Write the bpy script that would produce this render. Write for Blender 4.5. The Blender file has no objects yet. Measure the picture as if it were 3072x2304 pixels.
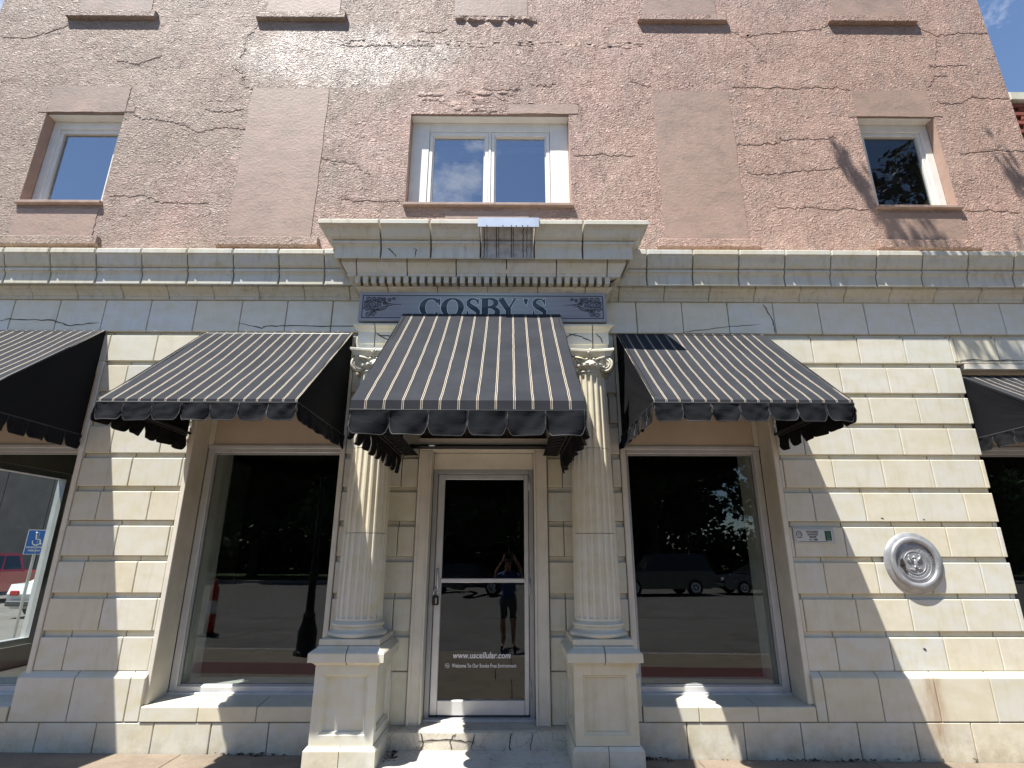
import bpy, math, random
from mathutils import Matrix, Vector, noise
random.seed(7)
SC = bpy.context.scene
COL = SC.collection
R = math.radians

# ------------------------------------------------------------------ camera
cam_d = bpy.data.cameras.new("camera")
cam = bpy.data.objects.new("camera", cam_d); COL.objects.link(cam)
SC.camera = cam
cam_d.sensor_fit = 'HORIZONTAL'; cam_d.sensor_width = 36.0; cam_d.lens = 19.272
cam_d.clip_start = 0.02; cam_d.clip_end = 2000
_p, _y, _r = 0.301303, 0.005610, 0.001606
_f = Vector((math.sin(_y)*math.cos(_p), math.cos(_y)*math.cos(_p), math.sin(_p)))
_rt = Vector((math.cos(_y), -math.sin(_y), 0)); _up = _rt.cross(_f)
_rt2 = _rt*math.cos(_r) + _up*math.sin(_r); _up2 = _up*math.cos(_r) - _rt*math.sin(_r)
cam.matrix_world = Matrix(((_rt2.x, _up2.x, -_f.x, 0.0), (_rt2.y, _up2.y, -_f.y, -5.8),
                           (_rt2.z, _up2.z, -_f.z, 1.745), (0, 0, 0, 1)))

# ------------------------------------------------------------------ light
SUN_TO = Vector((-1.03, -1.0, 3.2)).normalized()      # towards the sun
sun_el = math.asin(SUN_TO.z)
sun_az = math.atan2(SUN_TO.x, SUN_TO.y)
world = bpy.data.worlds.new("World"); SC.world = world; world.use_nodes = True
wn = world.node_tree.nodes; wl = world.node_tree.links
wn.clear()
w_out = wn.new('ShaderNodeOutputWorld'); w_bg = wn.new('ShaderNodeBackground')
sky = wn.new('ShaderNodeTexSky'); sky.sky_type = 'NISHITA'; sky.sun_disc = False
sky.sun_elevation = sun_el; sky.sun_rotation = sun_az
sky.altitude = 1500; sky.air_density = 1.0; sky.dust_density = 0.4; sky.ozone_density = 2.0
w_tc = wn.new('ShaderNodeTexCoord'); w_map = wn.new('ShaderNodeMapping')
w_map.inputs['Scale'].default_value = (1.0, 1.0, 1.9)
w_no = wn.new('ShaderNodeTexNoise'); w_no.inputs['Scale'].default_value = 3.6; w_no.inputs['Detail'].default_value = 9
w_no.inputs['Roughness'].default_value = 0.62
w_rp = wn.new('ShaderNodeValToRGB'); w_rp.color_ramp.elements[0].position = 0.57; w_rp.color_ramp.elements[1].position = 0.78
w_mx = wn.new('ShaderNodeMix'); w_mx.data_type = 'RGBA'
w_mx.inputs[7].default_value = (7.5, 7.6, 7.8, 1)
wl.new(w_tc.outputs['Generated'], w_map.inputs['Vector']); wl.new(w_map.outputs[0], w_no.inputs['Vector'])
wl.new(w_no.outputs['Fac'], w_rp.inputs[0]); wl.new(w_rp.outputs[0], w_mx.inputs[0])
wl.new(sky.outputs[0], w_mx.inputs[6]); wl.new(w_mx.outputs[2], w_bg.inputs[0])
w_bg.inputs[1].default_value = 0.105
wl.new(w_bg.outputs[0], w_out.inputs[0])
sun_d = bpy.data.lights.new("sun", 'SUN'); sun_d.energy = 5.0; sun_d.angle = R(0.5); sun_d.color = (1.0, 0.965, 0.90)
sun = bpy.data.objects.new("sun", sun_d); COL.objects.link(sun)
sun.location = (-6, -9, 18)
sun.rotation_euler = (-SUN_TO).to_track_quat('-Z', 'Y').to_euler()
SC.view_settings.view_transform = 'Standard'; SC.view_settings.look = 'None'
SC.view_settings.gamma = 1.0; SC.view_settings.use_curve_mapping = False
SC.view_settings.exposure = 1.0
SC.cycles.max_bounces = 7; SC.cycles.diffuse_bounces = 3; SC.cycles.glossy_bounces = 4; SC.cycles.transparent_max_bounces = 12; SC.cycles.caustics_reflective = False; SC.cycles.caustics_refractive = False

# ------------------------------------------------------------------ materials
MATS = {}
class NT:
    def __init__(s, name):
        s.m = bpy.data.materials.new(name); s.m.use_nodes = True
        s.n = s.m.node_tree.nodes; s.l = s.m.node_tree.links
        s.b = s.n['Principled BSDF']; s.out = s.n['Material Output']
        MATS[name] = s.m
    def node(s, t, **kw):
        nd = s.n.new(t)
        for k, v in kw.items(): setattr(nd, k, v)
        return nd
    def link(s, a, b): s.l.new(a, b)
    def pos(s):
        return s.node('ShaderNodeNewGeometry').outputs['Position']
    def objco(s):
        return s.node('ShaderNodeTexCoord').outputs['Object']
    def scaled(s, vec, sc):
        mp = s.node('ShaderNodeMapping'); mp.inputs['Scale'].default_value = sc if not isinstance(sc, (int, float)) else (sc,)*3
        s.link(vec, mp.inputs['Vector']); return mp.outputs[0]
    def noise(s, vec, scale, detail=4, rough=0.55, dist=0.0):
        nd = s.node('ShaderNodeTexNoise'); nd.inputs['Scale'].default_value = scale; nd.inputs['Detail'].default_value = detail
        nd.inputs['Roughness'].default_value = rough; nd.inputs['Distortion'].default_value = dist
        s.link(vec, nd.inputs['Vector']); return nd.outputs['Fac']
    def ramp(s, fac, pts):
        nd = s.node('ShaderNodeValToRGB'); e = nd.color_ramp.elements
        e[0].position, e[0].color = pts[0][0], pts[0][1] if len(pts[0][1]) == 4 else (*pts[0][1], 1)
        e[1].position, e[1].color = pts[-1][0], (*pts[-1][1], 1)
        for p, c in pts[1:-1]:
            k = e.new(p); k.color = (*c, 1)
        s.link(fac, nd.inputs[0]); return nd.outputs[0]
    def mix(s, fac, a, b, mode='MIX'):
        nd = s.node('ShaderNodeMix'); nd.data_type = 'RGBA'; nd.blend_type = mode
        for sock, v in ((0, fac), (6, a), (7, b)):
            if hasattr(v, 'is_linked') or hasattr(v, 'links'): s.link(v, nd.inputs[sock])
            elif sock == 0: nd.inputs[0].default_value = v
            else: nd.inputs[sock].default_value = (*v, 1)
        return nd.outputs[2]
    def math(s, op, a, b=None, c=None):
        nd = s.node('ShaderNodeMath'); nd.operation = op
        for i, v in enumerate((a, b, c)):
            if v is None: continue
            if hasattr(v, 'links'): s.link(v, nd.inputs[i])
            else: nd.inputs[i].default_value = v
        return nd.outputs[0]
    def sep(s, vec):
        nd = s.node('ShaderNodeSeparateXYZ'); s.link(vec, nd.inputs[0]); return nd.outputs
    def bump(s, h, strength, dist):
        nd = s.node('ShaderNodeBump'); nd.inputs['Strength'].default_value = strength; nd.inputs['Distance'].default_value = dist
        s.link(h, nd.inputs['Height']); s.link(nd.outputs[0], s.b.inputs['Normal']); return nd
    def col(s, c):
        if hasattr(c, 'links'): s.link(c, s.b.inputs['Base Color'])
        else: s.b.inputs['Base Color'].default_value = (*c, 1)
    def set(s, rough=None, metal=None, spec=None):
        if rough is not None: s.b.inputs['Roughness'].default_value = rough
        if metal is not None: s.b.inputs['Metallic'].default_value = metal
        if spec is not None: s.b.inputs['Specular IOR Level'].default_value = spec

def plain(name, c, rough=0.5, metal=0.0, spec=0.5, var=0.12, vs=6.0, bump=0.0, bs=60):
    t = NT(name); p = t.pos()
    n = t.noise(p, vs, 5)
    k = t.ramp(n, [(0.3, tuple(x*(1-var) for x in c)), (0.7, tuple(min(1, x*(1+var)) for x in c))])
    t.col(k); t.set(rough, metal, spec)
    if bump: t.bump(t.noise(p, bs, 4), bump, 0.01)
    return t.m

def terracotta(name, base, dirt=0.25, streak=0.0, rough=0.38, stain=False):
    t = NT(name); p = t.pos()
    oi = t.node('ShaderNodeObjectInfo').outputs['Random']
    tint = t.ramp(oi, [(0.0, (base[0]*0.93, base[1]*0.95, base[2]*0.95)), (0.35, base),
                       (0.6, (base[0]*1.02, base[1]*0.97, base[2]*0.86)), (1.0, (base[0]*0.94, base[1]*0.98, base[2]*1.02))])
    n1 = t.noise(t.scaled(p, (1.0, 1.0, 1.6)), 5.0, 6, 0.6)
    c = t.mix(t.ramp(n1, [(0.42, (0, 0, 0)), (0.75, (1, 1, 1))]), tint, (base[0]*0.90, base[1]*0.86, base[2]*0.70))
    n2 = t.noise(p, 38.0, 6, 0.65)
    sp = t.ramp(n2, [(0.22, (1, 1, 1)), (0.31, (0, 0, 0))])
    c = t.mix(t.math('MULTIPLY', sp, dirt), c, (0.13, 0.10, 0.07))
    if streak:
        n3 = t.noise(t.scaled(p, (17.0, 17.0, 2.4)), 1.0, 6, 0.65)
        st = t.ramp(n3, [(0.50, (0, 0, 0)), (0.72, (1, 1, 1))])
        n4 = t.noise(p, 2.2, 4, 0.6)
        st = t.math('MULTIPLY', st, t.ramp(n4, [(0.35, (0.15, 0.15, 0.15)), (0.65, (1, 1, 1))]))
        c = t.mix(t.math('MULTIPLY', st, streak), c, (0.16, 0.115, 0.075))
    if stain:
        s = t.sep(p)
        nx = t.noise(t.scaled(p, (9.0, 9.0, 2.0)), 1.0, 5, 0.6)
        dx = t.math('ABSOLUTE', t.math('SUBTRACT', s[0], 3.98))
        g = t.math('SUBTRACT', 1.0, t.math('DIVIDE', dx, 0.17)); g = t.math('MAXIMUM', g, 0.0)
        zz = t.math('LESS_THAN', s[2], 0.64)
        g = t.math('MULTIPLY', t.math('MULTIPLY', g, zz), t.ramp(nx, [(0.35, (0, 0, 0)), (0.62, (1, 1, 1))]))
        c = t.mix(t.math('MULTIPLY', g, 0.75), c, (0.30, 0.17, 0.08))
        # splash-back soil close to the pavement
        sl = t.math('SUBTRACT', 1.0, t.math('DIVIDE', s[2], 0.30)); sl = t.math('MAXIMUM', sl, 0.0)
        sl = t.math('MULTIPLY', sl, t.ramp(t.noise(p, 7.0, 6, 0.7), [(0.40, (0, 0, 0)), (0.70, (1, 1, 1))]))
        c = t.mix(t.math('MULTIPLY', sl, 0.6), c, (0.24, 0.19, 0.13))
    t.col(c); t.set(rough, 0, 0.45)
    t.bump(t.mix(0.5, t.noise(p, 14.0, 3), t.noise(p, 90.0, 4)), 0.12, 0.006)
    return t.m

CREAM = (0.665, 0.64, 0.56)
M_TC = terracotta('terracotta_glaze', CREAM, 0.40, 0.20)
M_TCB = terracotta('terracotta_base', (0.635, 0.61, 0.53), 0.45, 0.12, stain=True)
M_TCC = terracotta('terracotta_cornice', (0.62, 0.605, 0.545), 0.55, 0.45)
M_TCF = terracotta('terracotta_frieze', (0.76, 0.745, 0.69), 0.3, 0.12)
M_TCD = terracotta('terracotta_dentil', (0.60, 0.56, 0.48), 0.6, 0.6)
M_STONE = terracotta('terracotta_column', (0.64, 0.61, 0.52), 0.4, 0.22, rough=0.45)
M_MORT = plain('dark_joint', (0.11, 0.085, 0.06), 0.9)
M_CRACKS = plain('stucco_crack', (0.285, 0.20, 0.162), 0.95)
M_CRACK = plain('crack_shadow', (0.035, 0.028, 0.022), 0.95)
M_PATCH = plain('patched_mortar', (0.40, 0.385, 0.36), 0.85, var=0.25, vs=14, bump=0.2)

def stucco():
    t = NT('painted_stucco'); p = t.pos(); s = t.sep(p)
    big = t.noise(p, 0.55, 6, 0.6, 0.4)
    gx = t.math('MULTIPLY', s[0], -0.055)                       # greyer weathering on the left of the wall
    gz = t.math('MULTIPLY', t.math('SUBTRACT', s[2], 6.6), 0.05)
    f = t.math('ADD', t.math('ADD', big, gx), gz)
    c = t.ramp(f, [(0.34, (0.455, 0.305, 0.245)), (0.48, (0.435, 0.295, 0.245)), (0.60, (0.385, 0.272, 0.226)), (0.80, (0.355, 0.272, 0.222))])
    rain = t.noise(t.scaled(p, (5.5, 5.5, 0.55)), 1.0, 6, 0.65)
    c = t.mix(t.ramp(rain, [(0.52, (0, 0, 0)), (0.74, (0.42, 0.42, 0.42))]), c, (0.30, 0.245, 0.215))
    mid = t.noise(p, 2.6, 6, 0.65)
    c = t.mix(t.ramp(mid, [(0.50, (0, 0, 0)), (0.78, (0.6, 0.6, 0.6))]), c, (0.36, 0.30, 0.25))
    c = t.mix(t.ramp(t.noise(p, 4.1, 4), [(0.60, (0, 0, 0)), (0.75, (0.5, 0.5, 0.5))]), c, (0.58, 0.385, 0.34))
    # wall glare painted in as a paler patch, also glossier, left of centre window
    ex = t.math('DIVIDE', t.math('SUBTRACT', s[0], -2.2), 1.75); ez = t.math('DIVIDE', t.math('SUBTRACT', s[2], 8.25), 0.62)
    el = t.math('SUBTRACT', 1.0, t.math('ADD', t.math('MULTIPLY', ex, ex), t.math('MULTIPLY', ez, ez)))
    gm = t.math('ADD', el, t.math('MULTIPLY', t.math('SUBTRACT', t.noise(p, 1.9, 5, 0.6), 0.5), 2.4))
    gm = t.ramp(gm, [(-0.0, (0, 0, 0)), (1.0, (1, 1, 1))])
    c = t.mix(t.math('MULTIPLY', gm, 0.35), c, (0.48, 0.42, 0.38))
    t.col(c); t.set(0.48, 0, 0.34)
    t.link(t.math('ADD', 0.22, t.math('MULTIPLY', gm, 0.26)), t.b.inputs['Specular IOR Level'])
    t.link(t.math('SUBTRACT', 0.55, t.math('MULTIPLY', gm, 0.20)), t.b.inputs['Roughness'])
    warp = t.node('ShaderNodeTexNoise'); warp.inputs['Scale'].default_value = 7.0; warp.inputs['Detail'].default_value = 2
    t.link(p, warp.inputs['Vector'])
    vm = t.node('ShaderNodeVectorMath'); vm.operation = 'MULTIPLY_ADD'
    t.link(warp.outputs['Color'], vm.inputs[0]); vm.inputs[1].default_value = (0.12, 0.12, 0.12); t.link(p, vm.inputs[2])
    vv = t.scaled(vm.outputs[0], (1.0, 1.0, 1.55))
    n1 = t.noise(vv, 21.0, 3, 0.5, 0.5)
    r1 = t.math('ABSOLUTE', t.math('SUBTRACT', n1, 0.5))        # worm-like ridges
    n2 = t.noise(vv, 36.0, 3, 0.6)
    h = t.math('ADD', t.math('MULTIPLY', r1, 1.5), t.math('MULTIPLY', n2, 0.55))
    h = t.math('MULTIPLY', h, t.ramp(t.noise(p, 1.1, 4, 0.6), [(0.34, (0.45, 0.45, 0.45)), (0.62, (1, 1, 1))]))
    h = t.math('ADD', h, t.math('MULTIPLY', t.noise(p, 1.7, 4), 1.6))
    t.bump(h, 1.0, 0.055)
    return t.m
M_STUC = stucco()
def smooth_panel():
    t = NT('smooth_render_infill'); p = t.pos(); s = t.sep(p)
    n = t.noise(t.scaled(p, (1.0, 1.0, 3.0)), 2.2, 6, 0.62)
    f = t.math('ADD', t.mix(0.4, n, t.noise(p, 7.0, 6, 0.7)), t.math('MULTIPLY', s[0], -0.022))
    f = t.math('ADD', f, t.math('MULTIPLY', t.math('SUBTRACT', s[2], 6.6), 0.045))
    c = t.ramp(f, [(0.32, (0.40, 0.268, 0.207)), (0.55, (0.365, 0.262, 0.213)), (0.78, (0.32, 0.268, 0.225))])
    oi = t.node('ShaderNodeObjectInfo').outputs['Random']
    c = t.mix(0.35, c, t.ramp(oi, [(0, (0.28, 0.21, 0.175)), (1, (0.42, 0.295, 0.23))]))
    blot = t.noise(t.scaled(p, (1.0, 1.0, 1.8)), 3.4, 8, 0.68, 0.6)
    c = t.mix(t.ramp(blot, [(0.46, (0, 0, 0)), (0.72, (0.75, 0.75, 0.75))]), c, (0.235, 0.178, 0.145))
    c = t.mix(t.ramp(t.noise(p, 2.1, 7, 0.65), [(0.52, (0, 0, 0)), (0.74, (0.6, 0.6, 0.6))]), c, (0.50, 0.335, 0.275))
    t.col(c); t.set(0.6, 0, 0.35)
    t.bump(t.noise(t.scaled(p, (1, 1, 1.3)), 22.0, 8, 0.75, 0.3), 0.30, 0.03)
    return t.m
M_PANEL = smooth_panel()
M_SILLS = plain('painted_stone_sill', (0.36, 0.255, 0.205), 0.7, var=0.2, vs=5, bump=0.35, bs=40)
M_REVEAL = plain('painted_reveal', (0.43, 0.285, 0.22), 0.75, var=0.12)
M_WHITE = plain('white_painted_wood', (0.78, 0.77, 0.72), 0.45, var=0.06)
M_CASE = plain('cream_painted_casing', (0.67, 0.625, 0.53), 0.55, var=0.10, vs=4, bump=0.1, bs=30)
M_TAN = plain('tan_header_panel', (0.53, 0.44, 0.345), 0.6, var=0.08, vs=3)
M_ALU = plain('brushed_aluminium', (0.62, 0.625, 0.63), 0.36, 0.35, var=0.08)
M_ALUD = plain('grey_aluminium', (0.40, 0.41, 0.42), 0.42, 0.3, var=0.08)
M_SILV = plain('silver_paint', (0.36, 0.365, 0.375), 0.42, 0.45, var=0.22, vs=14)
M_STEEL = plain('galvanised_flashing', (0.66, 0.69, 0.72), 0.30, 0.55, var=0.1)
M_BLACKM = plain('black_metal', (0.012, 0.012, 0.013), 0.45, 0.2)
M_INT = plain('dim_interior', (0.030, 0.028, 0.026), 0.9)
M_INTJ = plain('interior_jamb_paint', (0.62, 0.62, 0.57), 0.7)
M_INTF = plain('interior_floor', (0.07, 0.065, 0.06), 0.6)

def glass(name, f0=0.06, tint=(0.86, 0.89, 0.88), wob=0.0, trans=1.0):
    t = NT(name); t.n.remove(t.b)
    g = t.node('ShaderNodeNewGeometry')
    dt = t.node('ShaderNodeVectorMath'); dt.operation = 'DOT_PRODUCT'
    t.link(g.outputs['Normal'], dt.inputs[0]); t.link(g.outputs['Incoming'], dt.inputs[1])
    a = t.math('SUBTRACT', 1.0, t.math('ABSOLUTE', dt.outputs['Value']))
    fr = t.math('ADD', t.math('MULTIPLY', t.math('POWER', a, 5.0), 1-f0), f0)
    tr = t.node('ShaderNodeBsdfTransparent'); tr.inputs[0].default_value = (*[x*trans for x in tint], 1)
    gl = t.node('ShaderNodeBsdfGlossy'); gl.inputs['Roughness'].default_value = 0.0
    gl.inputs['Color'].default_value = (0.95, 0.97, 1.0, 1)
    if wob:
        bp = t.node('ShaderNodeBump'); bp.inputs['Strength'].default_value = wob; bp.inputs['Distance'].default_value = 0.02
        t.link(t.noise(t.scaled(g.outputs['Position'], (1.2, 1, 3.2)), 1.6, 2), bp.inputs['Height']); t.link(bp.outputs[0], gl.inputs['Normal'])
    mx = t.node('ShaderNodeMixShader'); t.link(fr, mx.inputs[0]); t.link(tr.outputs[0], mx.inputs[1]); t.link(gl.outputs[0], mx.inputs[2])
    t.link(mx.outputs[0], t.out.inputs[0])
    return t.m
M_GLASS = glass('plate_glass', 0.042)
M_GLASSK = glass('clear_corner_glass', 0.018, tint=(0.93, 0.95, 0.94))
M_GLASSD = glass('door_glass', 0.036, wob=0.06)
M_GLASSU = glass('upper_window_glass', 0.34, tint=(0.7, 0.74, 0.78), trans=0.8)
M_CARG = plain('dark_car_glass', (0.015, 0.017, 0.02), 0.06, 0, 0.6)
M_GLASSC = glass('car_glass', 0.06, tint=(0.25, 0.27, 0.28))

def awning_mat(name, pitch, off):
    t = NT(name); o = t.objco(); s = t.sep(o)
    wob = t.math('MULTIPLY', t.math('SUBTRACT', t.noise(t.scaled(o, (0.6, 1, 1)), 7.0, 2), 0.5), 0.009)
    x = t.math('ADD', s[0], wob)
    q = t.math('ADD', t.math('DIVIDE', t.math('SUBTRACT', x, off), pitch), 0.5)
    f = t.math('SUBTRACT', t.math('FRACT', q), 0.5)
    d = t.math('MULTIPLY', t.math('ABSOLUTE', f), pitch)
    band = t.math('LESS_THAN', t.math('ABSOLUTE', t.math('SUBTRACT', d, 0.0056)), 0.0023)
    n = t.noise(t.pos(), 3.0, 6, 0.6)
    k = t.ramp(n, [(0.3, (0.026, 0.028, 0.033)), (0.7, (0.038, 0.0405, 0.047))])
    dust = t.ramp(t.noise(t.pos(), 26.0, 3, 0.7), [(0.76, (0, 0, 0)), (0.80, (1, 1, 1))])
    k = t.mix(t.math('MULTIPLY', dust, 0.35), k, (0.25, 0.24, 0.22))
    t.col(t.mix(band, k, (0.46, 0.395, 0.30))); t.set(0.9, 0, 0.12)
    t.bump(t.noise(t.scaled(o, (30, 6, 6)), 9.0, 3), 0.1, 0.004)
    return t.m
M_FAB = plain('black_canvas', (0.0095, 0.010, 0.012), 0.9, 0, 0.12, var=0.08, vs=2.0, bump=0.05, bs=60)
M_BIND = plain('dark_grey_binding', (0.0125, 0.013, 0.0155), 0.7)
M_PIPE = plain('black_piping', (0.02, 0.02, 0.022), 0.7)

def concrete(name, c, cracks=False, sc=3.0, vor=4.5, cs=0.8):
    t = NT(name); p = t.pos()
    n = t.noise(p, sc, 8, 0.65); n2 = t.noise(p, 45, 4, 0.7)
    k = t.ramp(n, [(0.28, tuple(x*0.68 for x in c)), (0.55, c), (0.8, tuple(min(1, x*1.15) for x in c))])
    k = t.mix(t.ramp(n2, [(0.35, (0.35, 0.35, 0.35)), (0.55, (0, 0, 0))]), k, tuple(x*0.55 for x in c))
    if cracks:
        v = t.node('ShaderNodeTexVoronoi'); v.feature = 'DISTANCE_TO_EDGE'; v.inputs['Scale'].default_value = vor
        wp = t.node('ShaderNodeVectorMath'); wp.operation = 'MULTIPLY_ADD'
        nz = t.node('ShaderNodeTexNoise'); nz.inputs['Scale'].default_value = 6.0; t.link(p, nz.inputs['Vector'])
        t.link(nz.outputs['Color'], wp.inputs[0]); wp.inputs[1].default_value = (0.22, 0.22, 0.22); t.link(p, wp.inputs[2])
        t.link(wp.outputs[0], v.inputs['Vector'])
        e = t.ramp(v.outputs['Distance'], [(0.0, (1, 1, 1)), (0.014, (0, 0, 0))])
        k = t.mix(t.math('MULTIPLY', e, cs), k, (0.09, 0.06, 0.035))
        k = t.mix(t.ramp(t.noise(p, 5.5, 5, 0.7), [(0.56, (0, 0, 0)), (0.75, (0.5, 0.5, 0.5))]), k, (0.36, 0.24, 0.13))
    t.col(k); t.set(0.85, 0, 0.3); t.bump(n2, 0.35, 0.006)
    return t.m
M_WALK = concrete('sidewalk_concrete', (0.25, 0.20, 0.15))
M_STEP = concrete('old_step_concrete', (0.60, 0.55, 0.46), cracks=True, vor=3.6, cs=0.55)
M_LAND = concrete('pale_landing_concrete', (0.64, 0.61, 0.55), cracks=True, vor=3.2, cs=0.45)
M_CURB = concrete('curb_concrete', (0.36, 0.34, 0.31))
M_ROAD = concrete('road_concrete', (0.165, 0.155, 0.145), cracks=True, sc=0.8, vor=0.32, cs=0.5)
def pavers():
    t = NT('red_brick_pavers'); p = t.pos()
    b = t.node('ShaderNodeTexBrick'); b.inputs['Scale'].default_value = 5.0
    b.inputs['Color1'].default_value = (0.14, 0.028, 0.022, 1); b.inputs['Color2'].default_value = (0.10, 0.022, 0.019, 1)
    b.inputs['Mortar'].default_value = (0.10, 0.07, 0.06, 1); t.link(p, b.inputs['Vector'])
    t.col(b.outputs['Color']); t.set(0.8); return t.m
M_PAVE = pavers()
M_LAWN = plain('mown_lawn', (0.045, 0.075, 0.02), 0.95, var=0.4, vs=2)
M_BARK = plain('tree_bark', (0.075, 0.055, 0.04), 0.95, var=0.3, vs=8, bump=0.5, bs=20)
def leafmat(name, c):
    t = NT(name)
    g = t.node('ShaderNodeNewGeometry').outputs['Random Per Island']
    t.col(t.ramp(g, [(0, tuple(x*0.6 for x in c)), (1, tuple(x*1.4 for x in c))])); t.set(0.55, 0, 0.3)
    return t.m
M_LEAF = leafmat('tree_leaf', (0.035, 0.065, 0.018))
M_BRICK = None
def brickmat():
    t = NT('red_face_brick'); oi = t.node('ShaderNodeObjectInfo').outputs['Random']
    c = t.ramp(oi, [(0, (0.20, 0.05, 0.035)), (1, (0.31, 0.085, 0.055))])
    c = t.mix(t.ramp(t.noise(t.pos(), 22, 5), [(0.45, (0, 0, 0)), (0.7, (0.6, 0.6, 0.6))]), c, (0.13, 0.04, 0.03))
    t.col(c); t.set(0.85); t.bump(t.noise(t.pos(), 60, 4), 0.3, 0.006); return t.m
M_BRICK = brickmat()
M_LIME = plain('limestone_coping', (0.56, 0.53, 0.44), 0.8, var=0.2, vs=6, bump=0.2)
M_MORTL = plain('pale_mortar', (0.38, 0.33, 0.28), 0.9)

# ------------------------------------------------------------------ mesh helpers
WO = {}          # world origin of each object
def link(o):
    COL.objects.link(o); return o
def obj(name, verts, faces, mat, parent=None, origin=None, smooth=False, share=None):
    """One mesh object from world-space vertices; its origin is set to `origin` (or its footprint centre)."""
    if origin is None:
        xs = [v[0] for v in verts]; ys = [v[1] for v in verts]; zs = [v[2] for v in verts]
        origin = ((min(xs)+max(xs))/2, (min(ys)+max(ys))/2, min(zs))
    me = bpy.data.meshes.new(name)
    ox, oy, oz = origin
    me.from_pydata([(v[0]-ox, v[1]-oy, v[2]-oz) for v in verts], [], faces)
    if smooth: me.polygons.foreach_set('use_smooth', [True]*len(me.polygons))
    me.update()
    mats = mat if isinstance(mat, (list, tuple)) else [mat]
    for m in mats: me.materials.append(m)
    return place(name, me, origin, parent)
def place(name, me, origin, parent=None):
    o = link(bpy.data.objects.new(name, me)); WO[o.name] = origin
    if parent:
        po = WO[parent.name]; o.parent = parent
        o.location = (origin[0]-po[0], origin[1]-po[1], origin[2]-po[2])
    else: o.location = origin
    return o
def empty(name, loc, parent=None):
    o = link(bpy.data.objects.new(name, None)); WO[o.name] = tuple(loc); o.empty_display_size = 0.1
    if parent:
        po = WO[parent.name]; o.parent = parent; o.location = tuple(loc[i]-po[i] for i in range(3))
    else: o.location = loc
    return o
def tag(o, label, cat, group=None, kind=None):
    if label: o['label'] = label
    if cat: o['category'] = cat
    if group: o['group'] = group
    if kind: o['kind'] = kind
    return o
def boxg(x0, x1, y0, y1, z0, z1, c=0.0):
    if c <= 0:
        v = [(x0,y0,z0),(x1,y0,z0),(x1,y1,z0),(x0,y1,z0),(x0,y0,z1),(x1,y0,z1),(x1,y1,z1),(x0,y1,z1)]
        f = [(0,3,2,1),(4,5,6,7),(0,1,5,4),(1,2,6,5),(2,3,7,6),(3,0,4,7)]
        return v, f
    c = min(c, (x1-x0)/2.2, (y1-y0)/2.2, (z1-z0)/2.2)
    v = []; idx = {}
    X = (x0, x1); Y = (y0, y1); Z = (z0, z1)
    for i in (0, 1):
        for j in (0, 1):
            for k in (0, 1):
                sx = c if i == 0 else -c; sy = c if j == 0 else -c; sz = c if k == 0 else -c
                idx[(i,j,k,'x')] = len(v); v.append((X[i], Y[j]+sy, Z[k]+sz))
                idx[(i,j,k,'y')] = len(v); v.append((X[i]+sx, Y[j], Z[k]+sz))
                idx[(i,j,k,'z')] = len(v); v.append((X[i]+sx, Y[j]+sy, Z[k]))
    f = []
    for i in (0, 1):
        a = [idx[(i,0,0,'x')], idx[(i,1,0,'x')], idx[(i,1,1,'x')], idx[(i,0,1,'x')]]
        f.append(tuple(a if i else a[::-1]))
        a = [idx[(0,i,0,'y')], idx[(1,i,0,'y')], idx[(1,i,1,'y')], idx[(0,i,1,'y')]]
        f.append(tuple(a[::-1] if i else a))
        a = [idx[(0,0,i,'z')], idx[(1,0,i,'z')], idx[(1,1,i,'z')], idx[(0,1,i,'z')]]
        f.append(tuple(a if i else a[::-1]))
    for j in (0, 1):
        for k in (0, 1):
            f.append((idx[(0,j,k,'y')], idx[(1,j,k,'y')], idx[(1,j,k,'z')], idx[(0,j,k,'z')]))
            f.append((idx[(j,0,k,'x')], idx[(j,1,k,'x')], idx[(j,1,k,'z')], idx[(j,0,k,'z')]))
            f.append((idx[(j,k,0,'x')], idx[(j,k,1,'x')], idx[(j,k,1,'y')], idx[(j,k,0,'y')]))
    for i in (0, 1):
        for j in (0, 1):
            for k in (0, 1):
                f.append((idx[(i,j,k,'x')], idx[(i,j,k,'y')], idx[(i,j,k,'z')]))
    return v, f
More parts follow.
